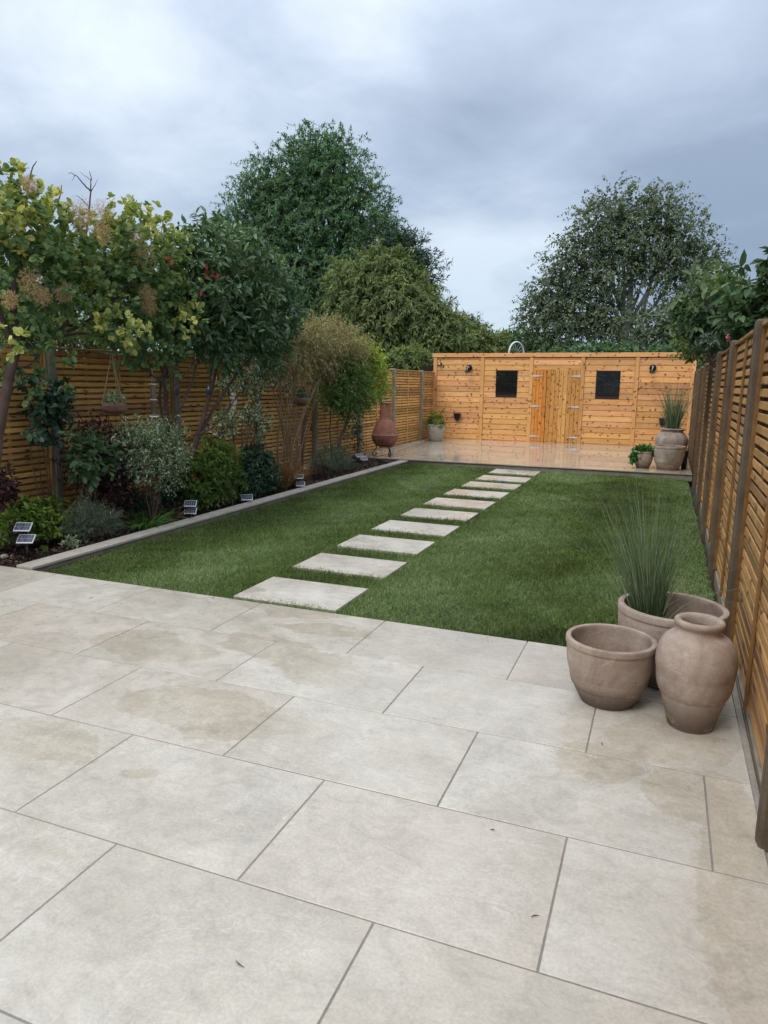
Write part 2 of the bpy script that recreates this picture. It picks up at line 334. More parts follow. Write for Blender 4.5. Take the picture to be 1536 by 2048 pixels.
LM = dict(
 smoke=leafmat('smoke_bush_leaf', [(0.0, (0.035, 0.068, 0.032)), (0.4, (0.075, 0.125, 0.048)), (0.62, (0.16, 0.19, 0.065)), (0.82, (0.31, 0.305, 0.10)), (0.94, (0.42, 0.38, 0.12)), (1.0, (0.46, 0.34, 0.12))]),
 plume=leafmat('tan_plume', [(0.0, (0.26, 0.165, 0.10)), (1.0, (0.46, 0.33, 0.21))], 0.9, 0.45),
 photinia=leafmat('glossy_dark_leaf', [(0.0, (0.022, 0.044, 0.020)), (0.5, (0.058, 0.098, 0.044)), (0.85, (0.125, 0.175, 0.085)), (0.97, (0.20, 0.24, 0.11)), (1.0, (0.20, 0.022, 0.02))], 0.38, 0.2, 0.4),
 tan=leafmat('tan_variegated_leaf', [(0.0, (0.060, 0.062, 0.028)), (0.45, (0.15, 0.13, 0.060)), (0.8, (0.25, 0.205, 0.10)), (1.0, (0.42, 0.38, 0.22))]),
 yellow=leafmat('yellow_green_leaf', [(0.0, (0.045, 0.075, 0.025)), (0.45, (0.09, 0.135, 0.035)), (0.8, (0.24, 0.28, 0.045)), (1.0, (0.48, 0.46, 0.07))]),
 vari=leafmat('cream_variegated_leaf', [(0.0, (0.03, 0.055, 0.03)), (0.4, (0.07, 0.105, 0.055)), (0.62, (0.24, 0.28, 0.16)), (1.0, (0.55, 0.56, 0.36))]),
 purple=leafmat('dark_purple_leaf', [(0.0, (0.014, 0.009, 0.010)), (0.6, (0.038, 0.018, 0.020)), (1.0, (0.09, 0.035, 0.038))]),
 darkg=leafmat('dark_green_leaf', [(0.0, (0.011, 0.025, 0.015)), (0.6, (0.024, 0.050, 0.028)), (1.0, (0.060, 0.100, 0.055))], 0.4, 0.15),
 midg=leafmat('mid_green_leaf', [(0.0, (0.020, 0.038, 0.018)), (0.6, (0.046, 0.078, 0.036)), (1.0, (0.105, 0.145, 0.062))]),
 bright=leafmat('fresh_green_leaf', [(0.0, (0.026, 0.048, 0.010)), (0.5, (0.065, 0.105, 0.020)), (0.85, (0.16, 0.20, 0.038)), (1.0, (0.32, 0.32, 0.06))]),
 lav=leafmat('grey_green_leaf', [(0.0, (0.035, 0.05, 0.035)), (1.0, (0.12, 0.15, 0.105))]),
 straw=leafmat('straw_blade', [(0.0, (0.07, 0.035, 0.014)), (0.6, (0.16, 0.088, 0.032)), (1.0, (0.28, 0.18, 0.075))], 0.6, 0.3),
 reed=leafmat('blue_green_blade', [(0.0, (0.030, 0.048, 0.022)), (0.6, (0.070, 0.098, 0.050)), (1.0, (0.20, 0.225, 0.14))], 0.45, 0.2),
 strap=leafmat('strap_leaf', [(0.0, (0.03, 0.075, 0.02)), (1.0, (0.10, 0.19, 0.045))]),
 brownstrap=leafmat('brown_strap_leaf', [(0.0, (0.05, 0.035, 0.018)), (1.0, (0.19, 0.13, 0.065))]),
 ash=leafmat('tree_leaf_green', [(0.0, (0.032, 0.058, 0.030)), (0.5, (0.066, 0.118, 0.056)), (0.9, (0.11, 0.175, 0.080)), (1.0, (0.17, 0.14, 0.06))], 0.7, 0.35, 0.2),
 olive=leafmat('tree_leaf_olive', [(0.0, (0.046, 0.066, 0.024)), (0.5, (0.105, 0.130, 0.048)), (0.9, (0.17, 0.195, 0.074)), (1.0, (0.26, 0.22, 0.09))], 0.6, 0.35, 0.25),
 birch=leafmat('birch_leaf', [(0.0, (0.042, 0.055, 0.032)), (0.5, (0.085, 0.108, 0.062)), (0.9, (0.13, 0.158, 0.092)), (1.0, (0.20, 0.18, 0.10))], 0.6, 0.3, 0.25),
 hedge=leafmat('hedge_leaf', [(0.0, (0.020, 0.055, 0.016)), (0.6, (0.05, 0.125, 0.032)), (1.0, (0.10, 0.20, 0.05))], 0.5, 0.25),
 yew=leafmat('conifer_needles', [(0.0, (0.014, 0.030, 0.018)), (1.0, (0.045, 0.075, 0.035))], 0.6, 0.1),
)

# ------------------------------------------------------------ mesh helpers
def mesh(name, verts, faces, m=None, smooth=False):
    me = bpy.data.meshes.new(name); me.from_pydata([tuple(v) for v in verts], [], faces); me.update()
    if m is not None: me.materials.append(m)
    if smooth:
        me.polygons.foreach_set('use_smooth', [True]*len(me.polygons))
    return me
def fastmesh(name, V, F, m, tint=None, smooth=False):
    """V (n,3) array; F (k,3|4) array"""
    me = bpy.data.meshes.new(name); V = np.asarray(V, np.float32); F = np.asarray(F, np.int32)
    me.vertices.add(len(V)); me.vertices.foreach_set('co', V.ravel())
    k = F.shape[1]; me.loops.add(F.size); me.loops.foreach_set('vertex_index', F.ravel())
    me.polygons.add(len(F)); me.polygons.foreach_set('loop_start', np.arange(0, F.size, k, dtype=np.int32))
    me.update(calc_edges=True)
    if smooth: me.polygons.foreach_set('use_smooth', np.ones(len(F), bool))
    if tint is not None:
        a = me.attributes.new('tint', 'FLOAT', 'POINT'); a.data.foreach_set('value', np.asarray(tint, np.float32))
    me.materials.append(m); return me
def add(name, me, parent=None, loc=(0, 0, 0), rot=(0, 0, 0), **props):
    o = bpy.data.objects.new(name, me); COL.objects.link(o); o.location = loc; o.rotation_euler = rot
    if parent is not None: o.parent = parent
    for k, v in props.items(): o[k] = v
    return o
def thing(name, label, cat, loc=(0, 0, 0), rz=0.0, group=None, me=None):
    o = add(name, me, None, tuple(float(x) for x in loc), (0, 0, rz)); o['label'] = label; o['category'] = cat
    if group: o['group'] = group
    return o
def box_vf(cx, cy, cz, sx, sy, sz, b=0.0):
    x, y, z = sx/2, sy/2, sz/2
    if b <= 0:
        v = [(cx+i*x, cy+j*y, cz+k*z) for i in (-1, 1) for j in (-1, 1) for k in (-1, 1)]
        f = [(0, 1, 3, 2), (4, 6, 7, 5), (0, 4, 5, 1), (2, 3, 7, 6), (0, 2, 6, 4), (1, 5, 7, 3)]
        return v, f
    v = []; idx = {}
    for i in (-1, 1):
        for j in (-1, 1):
            for k in (-1, 1):
                for a in range(3):
                    p = [i*(x-(b if a != 0 else 0)), j*(y-(b if a != 1 else 0)), k*(z-(b if a != 2 else 0))]
                    idx[(i, j, k, a)] = len(v); v.append((cx+p[0], cy+p[1], cz+p[2]))
    f = []
    s = (-1, 1)
    for i in s: f.append([idx[(i, -1, -1, 0)], idx[(i, 1, -1, 0)], idx[(i, 1, 1, 0)], idx[(i, -1, 1, 0)]])
    for j in s: f.append([idx[(-1, j, -1, 1)], idx[(1, j, -1, 1)], idx[(1, j, 1, 1)], idx[(-1, j, 1, 1)]])
    for k in s: f.append([idx[(-1, -1, k, 2)], idx[(1, -1, k, 2)], idx[(1, 1, k, 2)], idx[(-1, 1, k, 2)]])
    for j in s:
        for k in s: f.append([idx[(-1, j, k, 1)], idx[(1, j, k, 1)], idx[(1, j, k, 2)], idx[(-1, j, k, 2)]])
    for i in s:
        for k in s: f.append([idx[(i, -1, k, 0)], idx[(i, 1, k, 0)], idx[(i, 1, k, 2)], idx[(i, -1, k, 2)]])
    for i in s:
        for j in s: f.append([idx[(i, j, -1, 0)], idx[(i, j, 1, 0)], idx[(i, j, 1, 1)], idx[(i, j, -1, 1)]])
    for i in s:
        for j in s:
            for k in s: f.append([idx[(i, j, k, 0)], idx[(i, j, k, 1)], idx[(i, j, k, 2)]])
    # orient outward
    out = []
    for q in f:
        c = Vector([sum(v[t][d] for t in q)/len(q) for d in range(3)]) - Vector((cx, cy, cz))
        nrm = (Vector(v[q[1]])-Vector(v[q[0]])).cross(Vector(v[q[2]])-Vector(v[q[0]]))
        out.append(tuple(q) if nrm.dot(c) > 0 else tuple(reversed(q)))
    return v, out
_bc = {}
def boxmesh(name, sx, sy, sz, m, b=0.003):
    k = (name, round(sx, 4), round(sy, 4), round(sz, 4), m.name)
    if k not in _bc:
        v, f = box_vf(0, 0, 0, sx, sy, sz, b); _bc[k] = mesh(name, v, f, m)
    return _bc[k]
def boxes(name, lst, m):
    V, F = [], []
    for t in lst:
        v, f = box_vf(*t); o = len(V); V += v; F += [tuple(i+o for i in q) for q in f]
    return mesh(name, V, F, m)
def lathe(name, prof, m, n=48, wob=0.0, seed=0):
    V, F = [], []
    for j, (r, z) in enumerate(prof):
        for i in range(n):
            a = 2*math.pi*i/n
            k = 1 + wob*mnoise.noise(Vector((math.cos(a)*1.3+seed, math.sin(a)*1.3, z*5)))
            V.append((r*k*math.cos(a), r*k*math.sin(a), z))
    for j in range(len(prof)-1):
        for i in range(n):
            F.append((j*n+i, j*n+(i+1) % n, (j+1)*n+(i+1) % n, (j+1)*n+i))
    F.append(tuple(reversed(range(n)))) if prof[0][0] > 0.002 else None
    return mesh(name, V, F, m, True)
def smooth_prof(pts, k=5):
    P = [Vector((a, b)) for a, b in pts]; out = []
    for i in range(len(P)-1):
        p0 = P[max(0, i-1)]; p1 = P[i]; p2 = P[i+1]; p3 = P[min(len(P)-1, i+2)]
        for s in range(k):
            t = s/k; q = 0.5*((2*p1)+(-p0+p2)*t+(2*p0-5*p1+4*p2-p3)*t*t+(-p0+3*p1-3*p2+p3)*t**3)
            out.append((max(q.x, 0.0005), q.y))
    out.append((P[-1].x, P[-1].y)); return out
def tubes(name, paths, m, sides=6, close=True):
    """paths: list of (points, radii)"""
    V, F = [], []
    for pts, rad in paths:
        pts = [Vector(p) for p in pts]; n = len(pts)
        if not hasattr(rad, '__len__'): rad = [rad]*n
        base = len(V); up = Vector((0.13, 0.21, 0.97))
        for i, p in enumerate(pts):
            t = (pts[min(n-1, i+1)]-pts[max(0, i-1)]); t = t.normalized() if t.length > 1e-9 else Vector((0, 0, 1))
            a = t.cross(up)
            if a.length < 0.05: a = t.cross(Vector((1, 0, 0)))
            a.normalize(); b = t.cross(a)
            for s in range(sides):
                th = 2*math.pi*s/sides; V.append(p+(a*math.cos(th)+b*math.sin(th))*rad[i])
        for i in range(n-1):
            for s in range(sides):
                F.append((base+i*sides+s, base+i*sides+(s+1) % sides, base+(i+1)*sides+(s+1) % sides, base+(i+1)*sides+s))
        if close:
            F.append(tuple(base+s for s in reversed(range(sides)))); F.append(tuple(base+(n-1)*sides+s for s in range(sides)))
    return mesh(name, V, F, m, True)
def curve_pts(pts, k=4, jit=0.0, rg=rnd):
    P = [Vector(p) for p in pts]; out = []
    for i in range(len(P)-1):
        p0 = P[max(0, i-1)]; p1 = P[i]; p2 = P[i+1]; p3 = P[min(len(P)-1, i+2)]
        for s in range(k):
            t = s/k; q = 0.5*((2*p1)+(-p0+p2)*t+(2*p0-5*p1+4*p2-p3)*t*t+(-p0+3*p1-3*p2+p3)*t**3)
            out.append(q+Vector((rg.gauss(0, jit), rg.gauss(0, jit), rg.gauss(0, jit))))
    out.append(P[-1]); return out
def taper(n, a, b): return [a+(b-a)*i/(n-1) for i in range(n)]

# ------------------------------------------------------------ foliage
def nrm(a): return a/np.maximum(np.linalg.norm(a, axis=-1, keepdims=True), 1e-9)
OVAL = (np.array([(0, 0, 0), (.3, .42, .05), (.68, .38, .03), (1, 0, -.12), (.68, -.38, .03), (.3, -.42, .05), (.5, 0, -.05)]),
        np.array([(0, 6, 1), (1, 6, 2), (2, 6, 3), (3, 6, 4), (4, 6, 5), (5, 6, 0)]))
ROUND = (np.array([(0, 0, 0), (.3, .46, .06), (.78, .42, .04), (1, 0, -.05), (.78, -.42, .04), (.3, -.46, .06), (.5, 0, -.06)]), OVAL[1])
LANCE = (np.array([(0, 0, 0), (.35, .5, .05), (1, 0, -.18), (.35, -.5, .05), (.45, 0, -.03)]), np.array([(0, 4, 1), (1, 4, 2), (2, 4, 3), (3, 4, 0)]))
DIAM = (np.array([(0, 0, 0), (.45, .5, .06), (1, 0, -.08), (.45, -.5, .06)]), np.array([(0, 2, 1), (0, 3, 2)]))
def leaves(name, P, D, N, L, Wd, tint, tpl, m, parent=None, **props):
    D = nrm(D); Sd = nrm(np.cross(D, N)); N2 = np.cross(Sd, D)
    T, F = tpl; n = len(P); L = np.broadcast_to(L, (n,))[:, None, None]; Wd = np.broadcast_to(Wd, (n,))[:, None, None]
    V = P[:, None, :]+D[:, None, :]*T[None, :, 0:1]*L+Sd[:, None, :]*T[None, :, 1:2]*Wd+N2[:, None, :]*T[None, :, 2:3]*L
    k = len(T); FF = (F[None]+(np.arange(n)*k)[:, None, None]).reshape(-1, 3)
    me = fastmesh(name, V.reshape(-1, 3), FF, m, np.repeat(np.clip(tint, 0, 1), k))
    return add(name, me, parent, **props)
def crown_points(rg, lobes, n, shell=(0.62, 1.03), front=0.0, core=0.18, lump=0.22):
    """lobes: list of (centre, radii). Returns centres and outward directions of twig clusters."""
    C = np.array([l[0] for l in lobes], float); Rr = np.array([l[1] for l in lobes], float)
    w = (Rr.prod(1))**(2/3); w /= w.sum()
    outP, outO = [], []; got = 0
    while got < n:
        k = rg.choice(len(C), size=n, p=w); u = nrm(rg.normal(size=(n, 3)))
        r = rg.uniform(shell[0], shell[1], n); ins = rg.random(n) < core; r[ins] = rg.uniform(0.1, shell[0], ins.sum())
        lum = 1+lump*(np.sin(u[:, 0]*7+k*2.1)*np.sin(u[:, 1]*6+k)*np.sin(u[:, 2]*8+k*1.3)*1.6)
        P = C[k]+u*Rr[k]*(r*lum)[:, None]
        O = nrm(u/Rr[k])
        keep = np.ones(n, bool)
        if front > 0:
            tocam = nrm(np.array([0, 0, CAMH])-P); keep &= ~(((O*tocam).sum(1) < -0.15) & (rg.random(n) < front))
        for j in range(len(C)):
            dn = np.linalg.norm((P-C[j])/Rr[j], axis=1); keep &= ~((k != j) & (dn < shell[0]-0.12) & ~ins)
        outP.append(P[keep]); outO.append(O[keep]); got += keep.sum()
    return np.concatenate(outP)[:n], np.concatenate(outO)[:n]
def foliage(name, lobes, m, parent, seed, clusters, per, tw=0.2, L=0.06, Wd=0.03, tpl=OVAL, droop=0.3, up=0.5, spread=0.9, tint_fn=None, front=0.0, core=0.18, lump=0.22,
            origin=(0, 0, 0), lenvar=0.3, zmin=None, tuft=False, cutx=None, shell=(0.62, 1.03), soft=False, **props):
    rg = np.random.default_rng(seed)
    C, O = crown_points(rg, lobes, clusters, shell, front, core, lump)
    T = nrm(O+rg.normal(size=O.shape)*0.45+np.array([0, 0, up-droop]))
    n = clusters*per; ci = np.repeat(np.arange(clusters), per)
    s = rg.random(n)*1.0
    if tuft: s = 0.75+0.25*s
    tl = tw*rg.uniform(0.6, 1.3, clusters)
    Pp = C[ci]+T[ci]*(s*tl[ci])[:, None]; Pp[:, 2] -= droop*tl[ci]*s**2*1.2
    side = nrm(rg.normal(size=(n, 3)))
    D = nrm(T[ci]*0.55+side*spread+np.array([0, 0, -droop*1.3]))
    N = nrm(np.array([0, 0, 1.0])*(0.55 if soft else 0.9)+O[ci]*(1.0 if soft else 0.55)+rg.normal(size=(n, 3))*(0.24 if soft else 0.42))
    ln = L*rg.uniform(1-lenvar, 1+lenvar, n)
    zall = (C[:, 2]-C[:, 2].min())/max(1e-6, np.ptp(C[:, 2]))
    ti = rg.random(clusters)[ci]*0.55+rg.random(n)*0.35+0.05
    if tint_fn is not None: ti = tint_fn(rg, ti, C[ci], O[ci], zall[ci])
    k = np.ones(n, bool)
    if zmin is not None: k &= Pp[:, 2]-ln > zmin
    if cutx is not None: k &= (Pp[:, 0]-ln*0.7 > cutx) | ((cutx > 0) & (Pp[:, 2] > 1.93))
    Pp = Pp-np.array(origin)
    return leaves(name, Pp[k], D[k], N[k], ln[k], (Wd/L*ln)[k], ti[k], tpl, m, parent, **props)
def blades(name, P0, dirs, L, wd, bend, tint, m, parent=None, seg=5, tip=0.1, flat=None, **props):
    """long thin arching leaves: P0 (n,3), dirs unit (n,3) start directions, bend = sideways/downward vector (n,3)"""
    n = len(P0); V = []
    t = np.linspace(0, 1, seg+1)
    side = nrm(np.cross(dirs, np.array([0.3, 0.5, 0.2])) if flat is None else flat)
    for i, tt in enumerate(t):
        c = P0+dirs*(L*tt)[:, None]+bend*(L*tt**2.2)[:, None]
        w = (wd*(1-tt**1.6*(1-tip)))[:, None]
        V.append(c-side*w/2); V.append(c+side*w/2)
    V = np.stack(V, 1)  # n, 2*(seg+1), 3
    k = 2*(seg+1); F = np.array([(2*i, 2*i+1, 2*i+3, 2*i+2) for i in range(seg)])
    FF = (F[None]+(np.arange(n)*k)[:, None, None]).reshape(-1, 4)
    me = fastmesh(name, V.reshape(-1, 3), FF, m, np.repeat(np.clip(tint, 0, 1), k))
    return add(name, me, parent, **props)
def lob(plane, val, items, ratio=0.8, dmin=None):
    """items (px,py,rx,ry[,depth radius m]) in photograph pixels on a plane of the garden -> ellipsoids in metres"""
    out = []
    for it in items:
        px, py, rx, ry = it[:4]
        v = val+(it[5] if len(it) > 5 else 0)
        w = at_x(px, py, v) if plane == 'x' else at_y(px, py, v)
        s = mpp(w); d = it[4] if len(it) > 4 and it[4] else min(rx, ry)*s*ratio
        if plane == 'x': out.append((w, (d, rx*s*1.05, ry*s)))   # wide along Y
        else: out.append((w, (rx*s, d, ry*s)))
    return out
def limbs(base, fork, lobes, r0, seed, sub=5, r1=0.01, origin=(0, 0, 0), k=4, jit=0.02):
    rg = random.Random(seed); paths = []; o = Vector(origin)
    b = Vector(base)-o; f = Vector(fork)-o
    mid = (b+f)/2+Vector((rg.gauss(0, jit*2), rg.gauss(0, jit*2), 0))
    tr = curve_pts([b, mid, f], 4); paths.append((tr, taper(len(tr), r0, r0*0.7)))
    for c, rr in lobes:
        c = Vector(c)-o; h = f.lerp(c, 0.5)+Vector((rg.gauss(0, 1), rg.gauss(0, 1), rg.gauss(0, 0.5)))*rr[0]*0.15
        start = f.lerp(b, rg.random()*0.3)
        p = curve_pts([start, h, c], k, jit, rg); paths.append((p, taper(len(p), r0*0.5, max(r1, r0*0.18))))
        for s in range(sub):
            u = Vector((rg.gauss(0, 1), rg.gauss(0, 1), abs(rg.gauss(0, 1))*0.8)).normalized()
            e2 = c+Vector((u.x*rr[0], u.y*rr[1], u.z*rr[2]))*rg.uniform(0.7, 1.0)
            st = h.lerp(c, rg.random()); mm = st.lerp(e2, 0.5)+Vector((rg.gauss(0, 1), rg.gauss(0, 1), rg.gauss(0, 1)))*rr[0]*0.08
            p = curve_pts([st, mm, e2], 3, jit*0.5, rg); paths.append((p, taper(len(p), max(r1, r0*0.2), r1*0.4)))
    return paths
# ============================================================ SETTING
g_ = mesh('ground', [(-900, -900, -0.16), (900, -900, -0.16), (900, 1200, -0.16), (-900, 1200, -0.16)], [(0, 1, 2, 3)], M['field'])
add('ground', g_, kind='structure')
XR = 0.425; XL = -5.56; YP = 4.068; LAWN = -0.050
# ---- front patio: grout bed with every tile its own slab
o = add('patio', boxes('patio', [((XL+XR)/2-0.0, (YP-2.4)/2-0.01, -0.0527, XR-XL-0.004, YP+2.4-0.03, 0.1)], M['grout']), kind='structure')
TW, TD, GAP = 0.905, 0.605, 0.006
anch = [-2.457, -2.0005]
for r in range(11):
    y1 = YP-r*TD; y0 = y1-TD
    if y1 < -2.3: break
    a = anch[r % 2]; x = a-4*TW
    while x < XR:
        x0, x1 = max(x, XL), min(x+TW, XR)
        if x1-x0 > 0.05:
            yy1 = y1-(0 if r == 0 else GAP/2)
            sx, sy = x1-x0-GAP, yy1-y0-GAP/2
            t = add('paving_tile', boxmesh('paving_tile', sx, sy, 0.02, M['tile'], 0.0015), o, ((x0+x1)/2, (yy1+y0+GAP/2)/2, -0.010+rnd.uniform(-0.0005, 0.0005)), (rnd.uniform(-1, 1)*0.0006, rnd.uniform(-1, 1)*0.0006, 0))
        x += TW
# thin drainage strip between the paving and the right fence
# ---- back patio (slopes very slightly, wet)
YB, YW = 12.97, 18.02
def zb(x, y): return 0.045+(x+4.84)*0.0045+(y-12.95)*0.009
tx, ty = 0.0045, 0.009
bp = add('back_patio', boxes('back_patio', [(0, 0, -0.075, 6.10, YW-YB-0.03, 0.10)], M['edge']), None, ((-5.58+0.53)/2, (YB+YW)/2+0.01, zb(-2.52, (YB+YW)/2)), (math.atan(ty), -math.atan(tx), 0), kind='structure')
nrow = int((YW-YB)/TD)+1
for r in range(nrow):
    y0 = YB+r*TD; y1 = min(y0+TD, YW)
    x = -6.0-(0.45 if r % 2 else 0)
    while x < 0.53:
        x0, x1 = max(x, -5.60), min(x+TW, 0.52)
        if x1-x0 > 0.05 and y1-y0 > 0.05:
            sx, sy = x1-x0-GAP*0.7, y1-y0-GAP*0.7
            add('paving_tile', boxmesh('wet_paving_tile', sx, sy, 0.02, M['wettile'], 0.0015), bp, ((x0+x1)/2+2.525, (y0+y1)/2-(YB+YW)/2-0.01, -0.010), (rnd.uniform(-1, 1)*0.0008, rnd.uniform(-1, 1)*0.0008, 0))
        x += TW
# ---- raised edging wall of the planting bed
ew = thing('edging_wall', 'low edging wall with pale coping stones between flower bed and lawn', 'garden wall', (-4.62, 0, 0))
add('wall_face', boxes('wall_face', [(0.005, (YP+13.1)/2, -0.07, 0.11, 13.1-YP-0.012, 0.13)], M['edge']), ew)
y = YP+0.004; k = 0
while y < 13.25:
    ln = min(0.9, 13.27-y)
    add('coping_stone', boxmesh('coping_stone', 0.165, ln-0.004, 0.022, M['coping'], 0.002), ew, (0.0-0.0*k, y+ln/2, 0.009), (0, rnd.uniform(-1, 1)*0.004, rnd.uniform(-1, 1)*0.001)); y += ln; k += 1
# ---- flower bed soil
def sheet(name, x0, x1, y0, y1, z, m, nx, ny, amp, sc=3.0, edge=None, **props):
    V = []; F = []
    for j in range(ny+1):
        for i in range(nx+1):
            x = x0+(x1-x0)*i/nx; yy = y0+(y1-y0)*j/ny
            V.append((x, yy, z+amp*mnoise.noise(Vector((x*sc, yy*sc, 3.3)))))
    for j in range(ny):
        for i in range(nx):
            a = j*(nx+1)+i; F.append((a, a+1, a+nx+2, a+nx+1))
    return add(name, mesh(name, V, F, m, True), **props)
sheet('flower_bed', -5.60, -4.69, YP+0.01, 13.25, -0.035, M['mulch'], 24, 200, 0.028, 5, kind='structure')
rg = np.random.default_rng(5)
n = 9000
P = np.stack([rg.uniform(-5.55, -4.70, n), YP+0.03+(rg.random(n)**1.35)*(13.2-YP-0.05), np.zeros(n)], 1)
P[:, 2] = -0.028+rg.uniform(0, 0.022, n)
D = rg.normal(size=(n, 3)); D[:, 2] *= 0.25
N_ = np.array([0, 0, 1.0])+rg.normal(size=(n, 3))*0.5
leaves('bark_chips', P, D, N_, rg.uniform(0.02, 0.06, n), rg.uniform(0.010, 0.026, n), rg.random(n)**1.4, DIAM, M['chip'], None, kind='stuff')

# ---- lawn: turf base, stepping stones, blades
sheet('lawn', -4.555, 0.46, YP+0.001, 12.99, LAWN, M['turf'], 40, 70, 0.010, 0.9, kind='structure')
ST = []
sy = [(4.13, 4.69), (5.02, 5.55), (5.87, 6.41), (6.72, 7.26), (7.60, 8.13), (8.45, 9.02), (9.35, 9.90), (10.25, 10.80), (11.10, 11.68), (12.05, 12.66)]
names = ['first stepping stone, nearest the front patio', 'second stepping stone from the front patio', 'third stepping stone from the front patio', 'fourth stepping stone from the front patio',
         'fifth stepping stone from the front patio', 'sixth stepping stone of ten across the lawn', 'fourth stepping stone from the back patio', 'third stepping stone from the back patio', 'second stepping stone from the back patio', 'last stepping stone, nearest the back patio step']
ZS = -0.022
for (a, b), nm in zip(sy, names):
    k = (CAMH-ZS)/CAMH
    # measured at ground level, carried down to the stone's own top
    y0, y1 = a*k, b*k; x0, x1 = -2.735*k+rnd.uniform(-.01, .01), -1.94*k+rnd.uniform(-.01, .01)
    ST.append((x0, x1, y0, y1))
    thing('stepping_stone', 'beige rectangular '+nm, 'stepping stone', ((x0+x1)/2, (y0+y1)/2, ZS-0.0125), rnd.uniform(-.006, .006), 'stepping stones across the lawn', boxmesh('stepping_stone', x1-x0, y1-y0, 0.025, M['stone'], 0.002))
def lawn_blades():
    rg = np.random.default_rng(11)
    chunks = []
    y = YP
    while y < 12.97:
        d = math.hypot(y, 2.0)
        dens = 15000*min(1.0, (5.2/d)**1.5); w = 0.0030*max(1, (d/5.2)**0.85)
        n = int(0.2*5.02*dens)
        x = rg.uniform(-4.56, 0.45, n); yy = rg.uniform(y, min(y+0.2, 12.965), n)
        chunks.append(np.stack([x, yy, np.full(n, w)], 1)); y += 0.2
    A = np.concatenate(chunks); x, y, w = A.T
    keep = np.ones(len(A), bool)
    for (x0, x1, y0, y1) in ST:
        m_ = 0.012*np.sin(x*37)*np.sin(y*41)
        keep &= ~((x > x0+m_) & (x < x1+m_) & (y > y0+0.016+m_) & (y < y1-0.004))
    # bare sliver along the edging wall and the fence
    keep &= ~((x < -4.515+0.03*np.sin(y*9)) & (rg.random(len(x)) < 0.6))
    x, y, w = x[keep], y[keep], w[keep]; n = len(x)
    def vn(sc, o):  # cheap smooth noise
        return (np.sin(x*sc+o)*np.cos(y*sc*0.8+o*1.7)+np.sin(x*sc*0.53-y*sc*0.71+o*2.3)+np.sin(x*sc*1.9+y*sc*1.3+o*3.1)*0.5)/2.5
    strip = np.floor((y+0.35*0)/1.0)
    h = 0.037*(1+0.22*vn(4.1, 1)+0.12*vn(13, 2))*rg.uniform(0.6, 1.3, n)
    near = np.zeros(n)
    for (x0, x1, y0, y1) in ST:
        near = np.maximum(near, ((x > x0-0.03) & (x < x1+0.05) & (y > y0-0.06) & (y < y0+0.03)).astype(float))
    h *= 1+0.75*near*rg.random(n)
    az = rg.uniform(0, 2*np.pi, n); lean = rg.uniform(0.15, 0.95, n)
    # nap of the turf: strips laid along the garden, rolled opposite ways
    nap = np.where(np.floor((x+4.55)/0.42+0.25*vn(1.1, 5)) % 2 == 0, 1.0, -1.0)
    dx = np.cos(az)*lean; dy = np.sin(az)*lean+0.12*nap*(0.6+0.4*vn(1.7, 7)); dy += near*0.45
    d = nrm(np.stack([dx, dy, np.ones(n)], 1))
    z0 = LAWN-0.002
    P0 = np.stack([x, y, np.full(n, z0)], 1)
    side = nrm(np.cross(d, nrm(rg.normal(size=(n, 3)))))
    band = np.sin((x+0.25*vn(0.8, 2)+3.9)*3.3)
    tint = np.clip(0.42+0.13*vn(1.3, 3)+0.13*vn(3.3, 9)+0.12*vn(9, 4)+0.10*vn(23, 6)+rg.normal(size=n)*0.17+0.20*band-0.16*(vn(0.7, 21)*vn(1.9, 17) > 0.12)-0.22*((np.abs(((x+4.55)/0.41) % 1.0-0.5) < 0.02) & (vn(0.6, 3) > -0.2)), 0, 0.93)
    patch = (vn(0.9, 13)+0.4*vn(4, 8)) > 0.45
    tint = np.where(patch, np.clip(tint+0.16, 0, .95), tint)
    tint[rg.random(n) < 0.008] = 1.0
    bend = np.stack([dx*0.5, dy*0.5, -0.25*np.ones(n)], 1)
    m1 = P0+d*(h*0.55)[:, None]; tp = P0+d*(h)[:, None]+bend*(h*0.6)[:, None]
    ww = w[:, None]
    V = np.stack([P0-side*ww/2, P0+side*ww/2, m1+side*ww*0.42, m1-side*ww*0.42, tp], 1)
    F = np.array([(0, 1, 2), (0, 2, 3), (3, 2, 4)])
    FF = (F[None]+(np.arange(n)*5)[:, None, None]).reshape(-1, 3)
    me = fastmesh('grass', V.reshape(-1, 3), FF, M['grass'], np.repeat(tint, 5))
    add('grass', me, None, kind='stuff')
lawn_blades()

